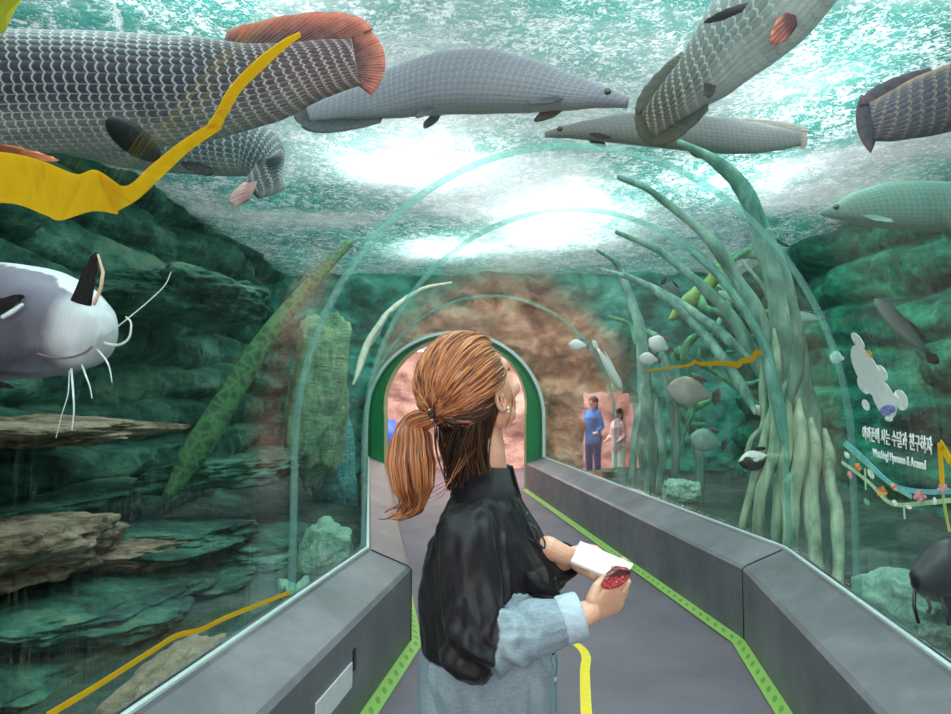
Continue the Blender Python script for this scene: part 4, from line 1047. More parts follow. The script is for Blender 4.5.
# ---- ears are part of the body mesh
def ear(s):
    e = MB(); pts = []
    for i in range(18):
        a = 2 * PI * i / 17.0
        pts.append(hp(-.006 - .017 * math.cos(a) * (1 - .25 * math.sin(a)) * 1.0, s * (.076 + .006 * math.cos(a)), -.010 - .030 * -math.sin(a)))
    e.tube(pts, .0050, 10); e.ell(hp(-.004, s * .070, -.010), (.013, .006, .024), HR, 16, 10)
    e.ell(hp(.004, s * .072, -.012), (.005, .006, .008), HR, 10, 8); e.ell(hp(.002, s * .072, -.039), (.008, .005, .009), HR, 12, 8)
    return remeshed(e, .0018, 2)
# ---- hands
def hand(Wr, D, N, side, curl, spread, thumb, size=1.0, wlen=.0):
    """wrist, pointing direction, back-of-hand normal; side +1 when the thumb is toward D x N"""
    D = V(D).normalized(); N = V(N); N = (N - D * N.dot(D)).normalized(); A = D.cross(N).normalized() * side   # A points to the thumb side
    R = Matrix((D, A, N)).transposed(); hb = MB(); k = size
    def q(d, a, n): return Wr + (D * d + A * a + N * n) * k
    hb.tube([q(-.055, 0, 0), q(-.02, 0, 0), q(.0, 0, 0)], [.029 * k, .026 * k, .025 * k], 16, round_end=True, flat=1.1)
    hb.ell(q(.042, 0, 0), (.050 * k, .038 * k, .0155 * k), R, 20, 14)
    hb.ell(q(.066, -.002, .001), (.026 * k, .039 * k, .0135 * k), R, 20, 14)
    hb.ell(q(.028, .022, -.008), (.030 * k, .018 * k, .016 * k), R, 16, 12)
    hb.ell(q(.030, -.022, -.006), (.032 * k, .014 * k, .014 * k), R, 16, 12)
    nails = []
    bases = [(.082, .028, .0, .072), (.087, .0095, .002, .081), (.083, -.0095, .001, .075), (.074, -.027, -.002, .058)]
    for i, (d, a, n, ln) in enumerate(bases):
        p = q(d, a, n); ang = spread * (1.5 - i) * .5; dirv = (D * math.cos(ang) + A * math.sin(ang)).normalized(); pts = [q(d - .03, a * .8, n - .002), p]; c0 = curl[i]; nn = N.copy()
        for seg, f in zip((.44, .31, .25), (c0[0], c0[1], c0[2])):
            ax = dirv.cross(nn).normalized()
            M = Matrix.Rotation(-f, 3, ax); dirv = M @ dirv; nn = M @ nn
            p = p + dirv * ln * seg * k; pts.append(p)
        rr = [.0098, .0098, .0090, .0080, .0068]; rr = [x * k * (1 - .05 * i) for x in rr]
        hb.tube(pts, rr, 12, round_end=True); nails.append((pts[-1], dirv, nn, rr[-1]))
    pts = [q(*t) for t in thumb]; hb.tube(pts, [.014 * k, .0125 * k, .0108 * k, .0090 * k][:len(pts)], 12, round_end=True)
    dv = (pts[-1] - pts[-2]).normalized(); nails.append((pts[-1], dv, (A * .5 + N).normalized(), .009 * k))
    return remeshed(hb, .0016, 3), nails, q
WR = P(590, 612, 1.42); WL = P(568, 557, 1.60)
hr_me, nr, qr = hand(WR, (.80, .30, .30), (.12, -.90, -.42), -1, [(.45, .95, .7), (.55, 1.0, .75), (.6, 1.05, .8), (.65, 1.1, .8)], .12,
                     [(.012, .024, -.006), (.034, .040, -.014), (.062, .044, -.022), (.084, .038, -.030)], .92)
hl_me, nl, ql = hand(WL, (.88, .05, -.42), (-.3, .42, -.8), 1, [(.30, .55, .45), (.32, .6, .45), (.35, .65, .5), (.4, .7, .5)], .06,
                     [(.012, .026, .0), (.034, .036, -.022), (.056, .022, -.040), (.078, .006, -.043)], .92)
# ---- arms, trunk, legs under the clothes
SHR, ELR = bp(-.015, -.155, 1.135), P(474, 648, 1.40)
SHL, ELL = bp(.0, .155, 1.135), bp(.03, .235, .93)
bd = MB()
bd.tube([bp(-.01, 0, 1.17), bp(.0, 0, 1.05), bp(.01, 0, .90), bp(0, 0, .78)], [.085, .10, .09, .11], 20, round_end=True, flat=1.15, upv=F_)
for sh, el, wr in ((SHR, ELR, WR), (SHL, ELL, WL)):
    bd.tube([bp(-.01, 0, 1.14), sh, sh.lerp(el, .5), el], [.05, .045, .04, .036], 14, round_end=True)
    bd.tube([el, el.lerp(wr, .4), wr], [.036, .034, .025], 14, round_end=True)
for s in (1, -1):
    hip, kn, an = bp(0, s * .085, .78), bp(.015, s * .09, .43), bp(-.01, s * .095, .075)
    bd.tube([hip, hip.lerp(kn, .5), kn, kn.lerp(an, .35), an], [.075, .068, .050, .048, .032], 16, round_end=True)
    bd.tube([an, bp(.05, s * .1, .045), bp(.14, s * .11, .03)], [.032, .03, .022], 14, round_end=True)
body_me = join_meshes([head_me, ear(1), ear(-1), hr_me, hl_me, remeshed(bd, .009, 4)])
body = link('body', body_me, M_SKIN, wom)
nm_ = MB()
for tip, d, n, r in nr + nl:
    s = d.cross(n).normalized(); nm_.ell(tip + n * r * .72 + d * r * .35, (r * .85, r * .62, r * .28), Matrix((d, s, n)).transposed(), 10, 6)
nm_.build('fingernails', M_NAIL, wom)['kind'] = 'stuff'
del wom.children[-1]['kind']
# eyes, lashes, brows, lips, earring
M_EYEW = simple('eye_white', (.85, .83, .80), .2, .5, .02); M_IRIS = simple('iris_brown', (.03, .015, .008), .1, .6, .02); M_LASH = simple('lash_black', (.01, .008, .008), .6, .2, .02)
for s in (1, -1):
    m = MB(); c = hp(.066, s * .031, .012); m.ell(c, (.0125,) * 3, HR, 18, 14); e = m.build('eye', M_EYEW, wom)
    m = MB(); m.ell(c + hf * .0092, (.0040, .0058, .0058), HR, 14, 10); m.build('iris', M_IRIS, e)
    m = MB()
    for i in range(11):
        a = -1.0 + 2.0 * i / 10; b0 = c + HR @ V((.0115 * math.cos(a), .0125 * math.sin(a), .006)); d = HR @ V((math.cos(a), math.sin(a) * .9, .5)); m.tube([b0, b0 + d * .005, b0 + d * .008 + hu * .003], [.0006, .0005, .0003], 5)
    m.build('eyelashes', M_LASH, wom)
    m = MB(); m.tube(smooth_path([hp(.088, s * .012, .036), hp(.084, s * .028, .042), hp(.068, s * .047, .036)], 5), [.0018, .003] + [.003] * 7 + [.002, .0012], 8, flat=.5); m.build('eyebrow', simple('brow_brown', (.10, .05, .03), .7), wom)
m = MB(); m.ell(hp(.103, 0, -.0445), (.003, .017, .0035), HR, 14, 8); m.ell(hp(.100, 0, -.053), (.0035, .014, .004), HR, 14, 8); m.build('lips', simple('lips_rose', (.62, .22, .20), .35), wom)
m = MB(); m.ell(hp(.004, -.079, -.040), (.0035,) * 3, HR, 10, 8); m.ell(hp(.001, -.080, -.047), (.0028,) * 3, HR, 10, 8)
m.build('earring', simple('pearl_earring', (.9, .88, .84), .15, .7, .02), wom)
# ---- shirt
sm_ = MB(); SR = [  # z, fwd shift, lateral half, forward half
    (1.232, -.004, .064, .060), (1.205, -.006, .095, .074), (1.175, -.008, .150, .092), (1.13, -.004, .178, .118), (1.06, .002, .182, .144),
    (.99, .006, .182, .156), (.92, .004, .180, .156), (.85, -.002, .182, .154), (.78, -.004, .188, .154), (.71, -.004, .194, .156), (.63, -.004, .198, .158), (.60, -.004, .198, .158)]
def sring(z):
    zs = [r[0] for r in SR][::-1]; return [interp(z, zs, [r[i] for r in SR][::-1]) for i in (1, 2, 3)]
def tp(z, a, off=0):
    f, la, fo = sring(z); e = .88
    return bp(f + (fo + off) * math.copysign(abs(math.cos(a)) ** e, math.cos(a)), (la + off) * math.copysign(abs(math.sin(a)) ** e, math.sin(a)), z)
rings = [[tp(z, 2 * PI * j / 48) for j in range(48)] for z in [SR[0][0] - .632 * i / 60 for i in range(61)]]
sm_.loft(rings, True)
def sleeve(sh, el, wr, mb, rc=.038):
    a = bp(-.005, (sh - BC).dot(L_) * .55, 1.165)
    d = (wr - el).normalized()
    up_ = [a, sh + V((0, 0, -.0)), sh.lerp(el, .35), sh.lerp(el, .7), el + (el - wr).normalized() * .006]
    mb.tube(smooth_path(up_, 6), smooth_vals([.055, .066, .064, .062, .062], 6), 20, round_end=True)
    fo = [el, el.lerp(wr, .25), el.lerp(wr, .55), el.lerp(wr, .80), wr - d * .024]
    mb.tube(smooth_path(fo, 6), smooth_vals([.062, .060, .053, .046, rc], 6), 20, round_end=False)
sleeve(SHR, ELR, WR, sm_); sleeve(SHL, ELL, WL, sm_, .036)
shirt_me = remeshed(sm_, .0045, 6)
shirt_me.update()
nrm = [v.normal.copy() for v in shirt_me.vertices]; axr = (WR - ELR).normalized(); axl = (WL - ELL).normalized()
att = shirt_me.attributes.new('tone', 'FLOAT', 'POINT'); tone = []
def seg_d(p, a, b):
    t = max(0, min(1, (p - a).dot(b - a) / (b - a).length_squared)); return (p - a - (b - a) * t).length, t
for v, n in zip(shirt_me.vertices, nrm):
    p = v.co.copy(); dz = 0.0
    q = p - BC; l = q.dot(L_)
    d1, t1 = seg_d(p, SHR, ELR); d2, t2 = seg_d(p, ELR, WR); d3, t3 = seg_d(p, ELL, WL)
    dtor = abs(math.hypot(q.dot(F_) / .15, l / .19) - 1) * .15
    arm = min(d1 - .062, d2 - .055)
    if d2 - .052 < d1 - .060 and d2 < .08 and t2 > .02:           # forearm: rings of folds
        w = (p - ELR).dot(axr)
        dz += .0095 * math.sin(w * 95 + 4.5 * fr(p, 9, 2) + 1.5 * n.z) * max(0, 1 - t2 * 1.15) + .004 * fr((p.x * 1, p.y, p.z * 3), 14, 3)
        tn = w - .040 - .018 * math.sin(n.z * 2)
    elif d1 < .085 and l < -.10:                                    # upper arm: long hanging folds and elbow bunching
        k = max(0, t1 - .62) / .38
        dz += .011 * fr((p.x * 3.0, p.y * 3.0, p.z * .55 + p.x * .5), 9, 2) + .008 * k * math.sin(p.z * 95 + p.x * 45 + 4 * fr(p, 6, 2))
        w = (p - ELR).dot(axr); tn = w - .040 if t1 > .9 else -.05
        if t1 > .9: tn = w - .040 - .018 * math.sin(n.z * 2)
    elif d3 < .06 and t3 > .1: dz += .003 * math.sin((p - ELL).dot(axl) * 100); tn = -.05
    else:
        dz += .012 * fr((p.x * 2.6 + p.z * .9, p.y * 2.6, p.z * .6), 7, 2) + .004 * fr((p.x, p.y, p.z * .6 + p.x), 18, 3)
        if .84 < p.z < .98 and q.dot(F_) > .02: dz += .004 * math.sin((p.z * 1.0 + q.dot(F_) * 1.4) * 80)
        tn = (.884 + .012 * math.sin(p.x * 20) + .03 * (q.dot(F_) < 0) * 0) - p.z
        if q.dot(F_) > .04: tn = (.895) - p.z
    if tn == tn: tone.append(tn)
    v.co = p + n * dz
att.data.foreach_set('value', tone)
shirt_me.update()
t = NT('two_tone_shirt_cloth'); tn = t.n('ShaderNodeAttribute', attribute_name='tone').outputs['Fac']
f = t.ramp(t.math('ADD', t.math('MULTIPLY', tn, 40), .5), [(.40, (0, 0, 0)), (.60, (1, 1, 1))])
c = t.coord(); wv = t.noise(t.coord('Object', (1, 1, 3)), 120, 3); nz = t.noise(c, 6, 5)
blk = t.ramp(nz, [(.3, (.005, .0035, .005)), (.7, (.014, .010, .015))]); den = t.ramp(t.math('ADD', t.math('MULTIPLY', nz, .6), t.math('MULTIPLY', wv, .4)), [(.3, (.17, .22, .28)), (.55, (.33, .40, .46)), (.75, (.58, .63, .68))])
hh_ = t.math('ADD', t.math('MULTIPLY', t.noise(c, 22, 5, .6), 1.0), t.math('MULTIPLY', wv, .12))
M_SHIRT = t.end(t.bsdf(t.mix(f, blk, den), .5, .32, normal=t.bump(hh_, .32, .012), Sheen_Weight=.06, Sheen_Roughness=.4))
shirt = link('shirt', shirt_me, M_SHIRT, wom)
M_BLK = simple('black_cotton', (.007, .005, .008), .55, .25, .2, 30, .3, Sheen_Weight=.05); M_DEN = simple('denim_cotton', (.30, .42, .52), .7, .3, .15, 90, .3)
M_CUFF = simple('pale_denim_cuff', (.48, .56, .66), .7, .3, .1, 90, .3)
# collar: a stand with folded leaves
m = MB(); rings = []
for i in range(33):
    a = -2.75 + 5.5 * i / 32 + PI; a0 = PI + (-2.75 + 5.5 * i / 32); ca, sa = math.cos(a0), math.sin(a0)
    ctr = bp(-.006, 0, 0)
    def cpnt(r, z, ex=0): return ctr + F_ * (r * ca) + L_ * (r * sa * 1.05) + V((0, 0, z + ca * -.012))
    lf = .5 + .5 * math.cos((a0) ) ; low = 1.195 - .012 * lf
    rings.append([cpnt(.0665, 1.215), cpnt(.0620, 1.268 + .014 * lf), cpnt(.0655, 1.274 + .014 * lf), cpnt(.082 + .01 * lf, low + .012), cpnt(.0835 + .01 * lf, low + .004), cpnt(.070, 1.235)])
m.loft(rings, True); m.build('collar', M_BLK, shirt)
# placket, buttons, pocket
m = MB(); rings = []; zz_ = [1.205 - .58 * i / 50 for i in range(51)]
sb = BVHTree.FromPolygons([v.co for v in shirt_me.vertices], [tuple(p.vertices) for p in shirt_me.polygons])
def on_shirt(z, a, off=.0):
    o = tp(z, a, .09); c = bp(0, 0, z); d = (c - o).normalized(); h = sb.ray_cast(o, d)
    return (h[0] if h[0] is not None else tp(z, a)) - d * off
A0 = -.06
def strip_rings(a0, a1, zs, off0, off1):
    R_ = []
    for z in zs: R_.append([on_shirt(z, a0, off0), on_shirt(z, a0, off1), on_shirt(z, (a0 + a1) / 2, off1 + .001), on_shirt(z, a1, off1), on_shirt(z, a1, off0)])
    return R_
m.loft(strip_rings(A0 - .13, A0 + .10, [z for z in zz_ if z > .865], -.003, .0045), True); m.build('placket', M_BLK, shirt)
m = MB(); m.loft(strip_rings(A0 - .13, A0 + .10, [z for z in zz_ if z <= .87], -.003, .0045), True); m.build('placket', M_DEN, shirt)
for z in (1.17, 1.10, 1.03, .96, .89, .81, .73, .66):
    m = MB(); c = on_shirt(z, A0 - .02, .0075); m.ell(c, (.0030, .0055, .0055), Matrix((F_, L_, U_)).transposed(), 12, 8); m.build('button', simple('dark_button', (.05, .045, .05), .2, .6) if z > .86 else M_WHITE, shirt)
m = MB(); m.loft([[on_shirt(z, a, o) for a, o in ((-.82, -.002), (-.82, .004), (-.66, .006), (-.50, .006), (-.36, .004), (-.36, -.002))] for z in [1.055 - .012 * i for i in range(10)]], True); m.build('pocket', M_BLK, shirt)
m = MB(); m.loft([[on_shirt(z, a, o) for a, o in ((-.84, .002), (-.84, .008), (-.66, .010), (-.50, .010), (-.34, .008), (-.34, .002))] for z in (1.068, 1.055, 1.03)], True); m.build('pocket_flap', M_BLK, shirt)
# looped dark cord hanging on the chest
for pts in ([(538, 522), (545, 531), (541, 541), (534, 535), (538, 526)], [(541, 524), (550, 530), (556, 540), (552, 547), (546, 541)], [(541, 518), (542, 530), (545, 542), (548, 548)]):
    base = [on_shirt(P(x, y, 1.55).z, -.30 - .02 * i, .012) for i, (x, y) in enumerate(pts)]
    base = [b + F_ * ((x - 541) / 687 * 1.5) * .7 for b, (x, y) in zip(base, pts)]
    m = MB(); m.tube(smooth_path(base, 5), .0022, 8, round_end=True); m.build('cord_loop', M_DARK, shirt)
# cuffs
for wr, el, rc, mt in ((WR, ELR, .0430, M_CUFF), (WL, ELL, .040, M_BLK)):
    d = (wr - el).normalized(); m = MB(); e0 = wr - d * .062; e1 = wr - d * .018; s = d.cross(U_).normalized(); u = s.cross(d)
    prof = [(0, rc + .003), (.1, rc + .0055), (.9, rc + .004), (1.0, rc + .001), (1.0, rc - .006), (.6, rc - .006)]
    m.loft([[e0.lerp(e1, a) + s * r * math.cos(2 * PI * j / 28) + u * r * math.sin(2 * PI * j / 28) for j in range(28)] for a, r in prof], False)
    m.build('cuff', mt, shirt)
# trousers and shoes (below the frame)
m = MB(); 
m.tube([bp(0, 0, .84), bp(0, 0, .74)], [.115, .125], 20, round_end=True, flat=1.2, upv=F_)
for s in (1, -1):
    hip, kn, an = bp(0, s * .085, .78), bp(.015, s * .09, .43), bp(-.01, s * .095, .11); m.tube([hip, hip.lerp(kn, .5), kn, an], [.098, .085, .07, .06], 16, round_end=True)
me = remeshed(m, .008, 4); link('trousers', me, simple('charcoal_trousers', (.03, .03, .035), .8, .2), wom)
for s in (1, -1):
    m = MB(); m.tube([bp(-.04, s * .095, .055), bp(.04, s * .1, .052), bp(.14, s * .112, .038), bp(.175, s * .115, .03)], [.046, .046, .036, .026], 16, round_end=True)
    m.box(bp(.06, s * .103, .011), (.26, .085, .02), Matrix.Rotation(HD, 3, 'Z'), .008)
    link('shoe', remeshed(m, .005, 3), simple('white_shoe', (.7, .7, .7), .5), wom)
# ---- hair
def m_hair(name, dark, mid, light):
    t = NT(name); at_ = t.n('ShaderNodeAttribute', attribute_name='strand').outputs['Fac']; ln = t.n('ShaderNodeAttribute', attribute_name='along').outputs['Fac']
    nz = t.noise(t.coord(), 16, 3)
    f = t.math('ADD', t.math('MULTIPLY', at_, .75), t.math('ADD', t.math('MULTIPLY', nz, .35), t.math('MULTIPLY', ln, .0)))
    col = t.ramp(f, [(.12, dark), (.45, mid), (.85, light)])
    return t.end(t.bsdf(col, .33, .55, Anisotropic=.5, Coat_Weight=.12, Coat_Roughness=.3))
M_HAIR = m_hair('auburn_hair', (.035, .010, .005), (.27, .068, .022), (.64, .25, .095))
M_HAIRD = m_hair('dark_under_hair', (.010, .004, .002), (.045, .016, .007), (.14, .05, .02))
def strands(name, paths, mat, parent, n=5):
    """many fine locks in one hair mesh; each lock keeps a shade of its own"""
    m = MB(); sv = []; al = []
    for pts, r, shade in paths:
        k0 = len(m.v); L = len(pts); rr = [r * (math.sin(PI * (.06 + .88 * i / (L - 1))) ** .5) for i in range(L)]
        m.tube(pts, rr, n, False)
        sv += [shade] * (len(m.v) - k0); al += [(j // n) / L for j in range(len(m.v) - k0)]
    me = m.mesh(name, True, False)
    a = me.attributes.new('strand', 'FLOAT', 'POINT'); a.data.foreach_set('value', sv)
    a = me.attributes.new('along', 'FLOAT', 'POINT'); a.data.foreach_set('value', al)
    return link(name, me, mat, parent)
CR = V((-.012, 0, .026)) * 1.09
def scalp(d, off=0):
    """point on the hair shell in head space for direction d"""
    d = V(d).normalized(); off += .004; a, b, c = .108 + off, .088 + off, (.099 if d.z > 0 else .108) + off
    k = 1 / math.sqrt((d.x / a) ** 2 + (d.y / b) ** 2 + (d.z / c) ** 2)
    return CR + d * k
TIE_D = V((-.97, -.03, -.24)).normalized(); TIE = CR + TIE_D * .124
rs = random.Random(5); paths = []; under = []
def slerp(a, b, t):
    w = math.acos(max(-1, min(1, a.dot(b))))
    return a if w < 1e-4 else (a * math.sin((1 - t) * w) + b * math.sin(t * w)) / math.sin(w)
def ok_root(d):
    # not on the face: the hairline runs from the crown front down past the temple, over the ear and round the nape
    x, y, z = d
    if x > .50 and z < .66: return False
    if z < -.08 and x > -.10: return False
    if z < -.78: return False
    return True
N_ = 0
while N_ < 2600:
    d = V((rs.gauss(0, 1), rs.gauss(0, 1), rs.gauss(0, 1))).normalized()
    if not ok_root(d): continue
    N_ += 1
    off0 = rs.uniform(.000, .007); k = 16; pts = []; wob = rs.uniform(0, 6.28); amp = rs.uniform(.0, .0035); sw = rs.uniform(-.10, .12)
    low = d.z < -.25
    mid = slerp(d, TIE_D, .5); mid = (mid + V((0, 0, sw + (.10 if d.x > 0 else 0)))).normalized()
    for i in range(k):
        t = i / (k - 1); a = slerp(d, mid, t); b = slerp(mid, TIE_D, t); q = slerp(a, b, t)
        o = off0 * math.sin(PI * min(1, t * 1.0 + .08)) + .014 * math.sin(PI * t) ** .8 * (1 if not low else .3) + amp * math.sin(t * 9 + wob)
        p = scalp(q, o)
        if t > .72: p = p.lerp(TIE, ((t - .72) / .28) ** 1.6)
        pts.append(HO + HR @ p)
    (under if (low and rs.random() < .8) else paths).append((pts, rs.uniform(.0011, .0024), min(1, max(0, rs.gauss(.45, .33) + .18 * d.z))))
hair = None
# cap under the locks so no scalp shows
m = MB(); K1, K2 = 40, 26; vs = []; fs = []
for i in range(K2):
    for j in range(K1):
        th = PI * (i / (K2 - 1)); ph = 2 * PI * j / K1; d = V((math.sin(th) * math.cos(ph), math.sin(th) * math.sin(ph), math.cos(th)))
        vs.append((d, HO + HR @ scalp(d, -.001)))
for i in range(K2 - 1):
    for j in range(K1):
        q = [i * K1 + j, (i + 1) * K1 + j, (i + 1) * K1 + (j + 1) % K1, i * K1 + (j + 1) % K1]
        if all(ok_root(vs[k][0]) for k in q): fs.append(q)
m.add([v[1] for v in vs], fs)
hair = strands('hair', paths, M_HAIR, wom)
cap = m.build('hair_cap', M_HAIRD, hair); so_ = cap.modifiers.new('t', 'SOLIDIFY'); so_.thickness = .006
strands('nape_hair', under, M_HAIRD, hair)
# nape fill: dark hair from behind the ear down to the collar
pn = []
for i in range(900):
    a = rs.uniform(-1.0, 1.0); s0 = HO + HR @ scalp((-.75 + .8 * rs.random(), -.9 if rs.random() < .5 else -.75 * a, -.40 - .3 * rs.random()), 0)
    e = P(rs.uniform(446, 494), rs.uniform(470, 492), 1.61 + rs.uniform(-.045, .045)) ; md = s0.lerp(e, .5) + V((-.012, 0, 0))
    pn.append((smooth_path([s0, md, e], 6), rs.uniform(.0012, .0024), rs.gauss(.35, .25)))
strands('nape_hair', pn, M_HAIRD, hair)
# ponytail
TW = HO + HR @ TIE
ax_pts = smooth_path([TW + V((.012, 0, -.004)), P(415, 424, 1.57), P(412, 442, 1.56), P(411, 462, 1.56), P(412, 486, 1.56), P(412, 503, 1.56), P(401, 516, 1.56)], 7)
rad = smooth_vals([.012, .026, .045, .053, .047, .028, .006], 7); pp_ = []
Fp = body_frame(ax_pts, (0, 1, 0))
for i in range(1100):
    a = rs.uniform(0, 2 * PI); rr_ = math.sqrt(rs.random()) ; stop = rs.uniform(.72, 1.0) if rs.random() < .6 else rs.uniform(.5, .85); n = int(len(ax_pts) * stop); pts = []; ph = rs.uniform(0, 6.3); am = rs.uniform(0, .005)
    for j in range(n):
        t_, s_, u_ = Fp[j]; tt = j / (len(ax_pts) - 1); aa = a + .5 * tt * (1 if i % 2 else .6)
        pts.append(ax_pts[j] + s_ * (rad[j] * rr_ * math.cos(aa)) + u_ * (rad[j] * rr_ * math.sin(aa)) + s_ * am * math.sin(tt * 7 + ph))
    pp_.append((pts, rs.uniform(.0012, .0026), min(1, max(0, rs.gauss(.42, .33) + .15 * (rr_ - .5)))))
for i in range(26):   # loose curling ends
    x0 = rs.uniform(398, 420); y0 = rs.uniform(480, 500)
    pts = [P(x0, y0, 1.57), P(x0 + rs.uniform(0, 8), y0 + 14, 1.57), P(x0 + rs.uniform(-12, 4), y0 + 22, 1.57), P(x0 - rs.uniform(8, 22), min(519, y0 + 24), 1.57)]
    pp_.append((smooth_path(pts, 5), .0018, rs.random()))
strands('ponytail', pp_, M_HAIR, hair)
pl = []
for i in range(4): pl.append((smooth_path([P(476 - 5 * i, 448 + 3 * i, 1.50), P(456 - 3 * i, 474 + i * 4, 1.46), P(432 + 3 * i, 488 + 3 * i, 1.50), P(414 + i * 3, 496 + 3 * i, 1.53)], 6), .0007, .3 + .12 * i))
for i in range(9): pl.append((smooth_path([hp(.030 - .004 * i, -.073, .01), hp(.026 - .003 * i, -.080, -.02 - .004 * i), hp(.018 - .003 * i, -.074, -.050 - .003 * i), hp(.012 - .005 * i, -.060, -.07 - .006 * (i % 4))], 6), .0006, .2 + .08 * i))
strands('loose_strands', pl, M_HAIR, hair)
m = MB(); s_ = V((0, 1, 0)); d = (ax_pts[2] - ax_pts[0]).normalized(); s1 = d.cross(V((0, 1, 0))).normalized(); s2 = s1.cross(d)
rs2 = random.Random(3)
for i in range(22):
    a = 2 * PI * i / 22; c = TW + d * (.004 * math.sin(i * 2.1)) + (s1 * math.cos(a) + s2 * math.sin(a)) * (.0135 + .002 * (i % 2)); m.ell(c, (.0055, .0055, .0055), None, 10, 8)
tie = m.build('hair_tie', simple('dark_brown_hair_tie', (.035, .012, .010), .35, .6), hair)
m = MB()
for i in range(5):
    a = 2 * PI * i / 5 + .3; c = TW + (s1 * math.cos(a) + s2 * math.sin(a)) * .0195; m.ell(c, (.003,) * 3, None, 8, 6)
m.build('bead', simple('pale_beads', (.7, .6, .55), .2, .7), tie)
# ---- things in her hands
c0, c1, c2, c3 = P(580, 542, 1.555), P(633, 565, 1.51), P(622, 583, 1.445), P(571, 562, 1.49)
nn_ = (c1 - c0).cross(c3 - c0).normalized()
cd = outline_prism([c0, c1, c2, c3], nn_, .006).build('card', simple('white_card', (.88, .88, .90), .35, .5, .01), smooth=False)
tag(cd, 'blank white folded card held in both hands of the woman', 'card')
a0, a1, a2, a3 = P(600, 590, 1.385), P(603, 578, 1.395), P(617, 567, 1.43), P(630, 568, 1.42)
pcs = [P(601, 586, 1.39), P(607, 575, 1.395), P(617, 567, 1.40), P(629, 569, 1.40), P(629, 577, 1.395), P(619, 587, 1.39), P(606, 590, 1.385)]
t = NT('ruby_glitter'); f = t.n('ShaderNodeTexVoronoi', Vector=t.coord(), Scale=190).outputs['Distance']
M_RUBY = t.end(t.bsdf(t.ramp(f, [(.1, (.75, .05, .05)), (.5, (.35, .004, .012)), (.9, (.12, .0, .006))]), .25, .7, normal=t.bump(f, .6, .004)))
o = outline_prism(pcs, V((.1, -.95, .25)), .026); ob = o.build('pouch', M_RUBY, smooth=False); tag(ob, 'small glittery dark red pouch in the woman\'s near hand', 'pouch')
bv = ob.modifiers.new('b', 'BEVEL'); bv.width = .004; bv.segments = 3
m = MB(); m.loft([[p + V((0, y, 0)) + V((.0, 0, .0)) for p in [P(607, 575, 1.395), P(617, 567, 1.40), P(629, 569, 1.40), P(628, 573, 1.40), P(614, 575, 1.40)]] for y in (-.016, .014)], True)
m.build('pouch_flap', simple('dark_wine_flap', (.05, .006, .012), .3, .6), ob, smooth=False)
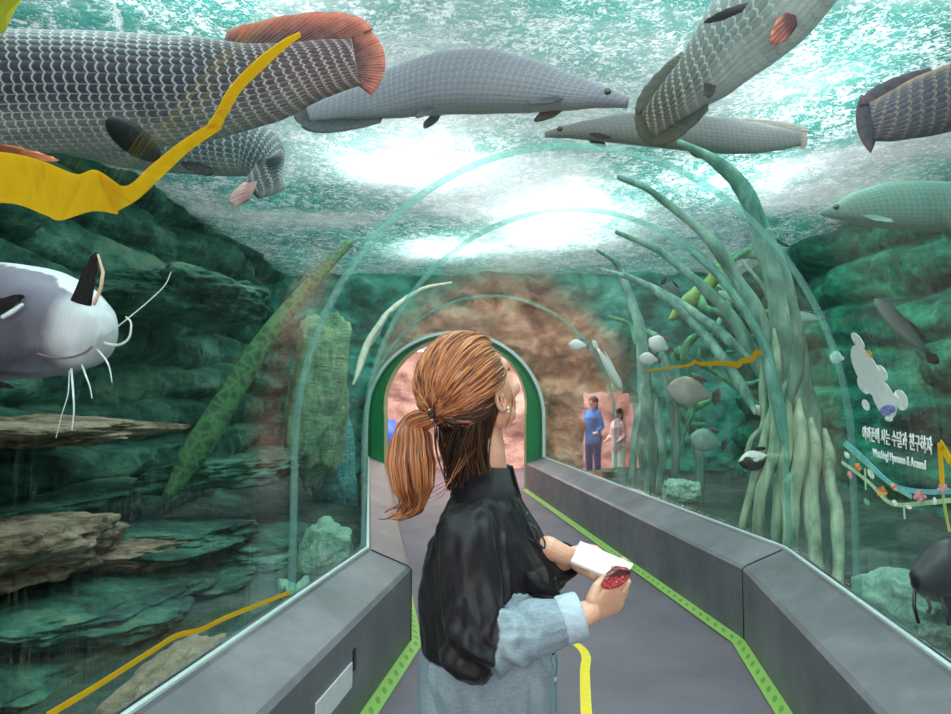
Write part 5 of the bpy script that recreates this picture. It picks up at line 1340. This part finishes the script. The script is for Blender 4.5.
# ================================================================ VISITORS SEEN THROUGH THE FAR ACRYLIC
def visitor(x, y, h, face, top, low, haircol, label, pale=False):
    fw = V((math.cos(face), math.sin(face), 0)); lt = V((-math.sin(face), math.cos(face), 0)); B = V((x, y, 0)); k = h / 1.6
    def b(f, l, z): return B + (fw * f + lt * l) * k + V((0, 0, z * k))
    r = empty('person', B, label, 'person')
    m = MB(); m.ell(b(0, 0, 1.49), (.085 * k, .075 * k, .105 * k)); m.tube([b(-.01, 0, 1.44), b(-.01, 0, 1.32)], .045 * k, 14, round_end=True)
    m.ell(b(.085, 0, 1.48), (.015 * k, .012 * k, .02 * k)); m.tube([b(0, 0, 1.28), b(0, 0, .85)], [.10 * k, .10 * k], 16, round_end=True)
    for s in (1, -1):
        m.tube([b(0, s * .15, 1.27), b(.02, s * .2, 1.02), b(.16, s * .17, .93)], [.04 * k, .036 * k, .026 * k], 12, round_end=True)
        m.ell(b(.21, s * .165, .92), (.045 * k, .035 * k, .02 * k))
        for i in range(4): m.tube([b(.23, s * (.145 + .013 * i), .92), b(.275 - .006 * abs(i - 1), s * (.14 + .015 * i), .905)], .008 * k, 8, round_end=True)
        m.tube([b(.19, s * .14, .93), b(.225, s * .11, .935)], .010 * k, 8, round_end=True)
        m.tube([b(0, s * .08, .85), b(.02, s * .09, .45), b(0, s * .09, .07)], [.08 * k, .055 * k, .035 * k], 12, round_end=True); m.tube([b(0, s * .09, .05), b(.14, s * .1, .03)], [.035 * k, .025 * k], 12, round_end=True)
        m.ell(b(0, s * .078, 1.48), (.02 * k, .012 * k, .028 * k))
    link('body', remeshed(m, .007, 3), M_SKIN, r)
    m = MB(); m.ell(b(-.018, 0, 1.515), (.098 * k, .09 * k, .105 * k)); m.tube([b(-.06, 0, 1.5), b(-.075, 0, 1.36)], [.07 * k, .05 * k], 14, round_end=True); link('hair', remeshed(m, .008, 3), haircol, r)
    for s in (1, -1):
        m = MB(); m.ell(b(.08, s * .032, 1.495), (.012 * k,) * 3); m.build('eye', M_IRIS, r)
    m = MB(); m.tube([b(0, 0, 1.31), b(0, 0, 1.2), b(0, 0, .95), b(0, 0, .78)], [.09 * k, .15 * k, .14 * k, .15 * k], 20, round_end=True, flat=1.15, upv=fw)
    for s in (1, -1): m.tube([b(0, s * .12, 1.28), b(.02, s * .2, 1.02), b(.13, s * .175, .95)], [.06 * k, .052 * k, .042 * k], 14, round_end=True)
    link('jacket', remeshed(m, .008, 4), top, r)
    m = MB()
    for s in (1, -1): m.tube([b(0, s * .075, .86), b(.02, s * .09, .45), b(0, s * .09, .09)], [.10 * k, .07 * k, .055 * k], 14, round_end=True)
    link('trousers', remeshed(m, .009, 3), low, r); return r
BLUE = simple('bright_blue_jacket', (.02, .20, .70), .6, .3, .4, 7)
visitor(P(593, 400, 12.95).x, 12.95, 1.58, math.radians(230), BLUE, simple('navy_trousers', (.02, .06, .25), .8), simple('dark_brown_hair', (.03, .02, .015), .6), 'taller visitor in a blue jacket beyond the window right of the portal')
visitor(P(618, 400, 12.4).x, 12.4, 1.36, math.radians(215), simple('pink_white_top', (.80, .48, .55), .6, .3, .3, 9), simple('cream_trousers', (.80, .78, .70), .8), simple('brown_hair', (.05, .03, .02), .6), 'shorter visitor in pink and cream beyond the window right of the portal')
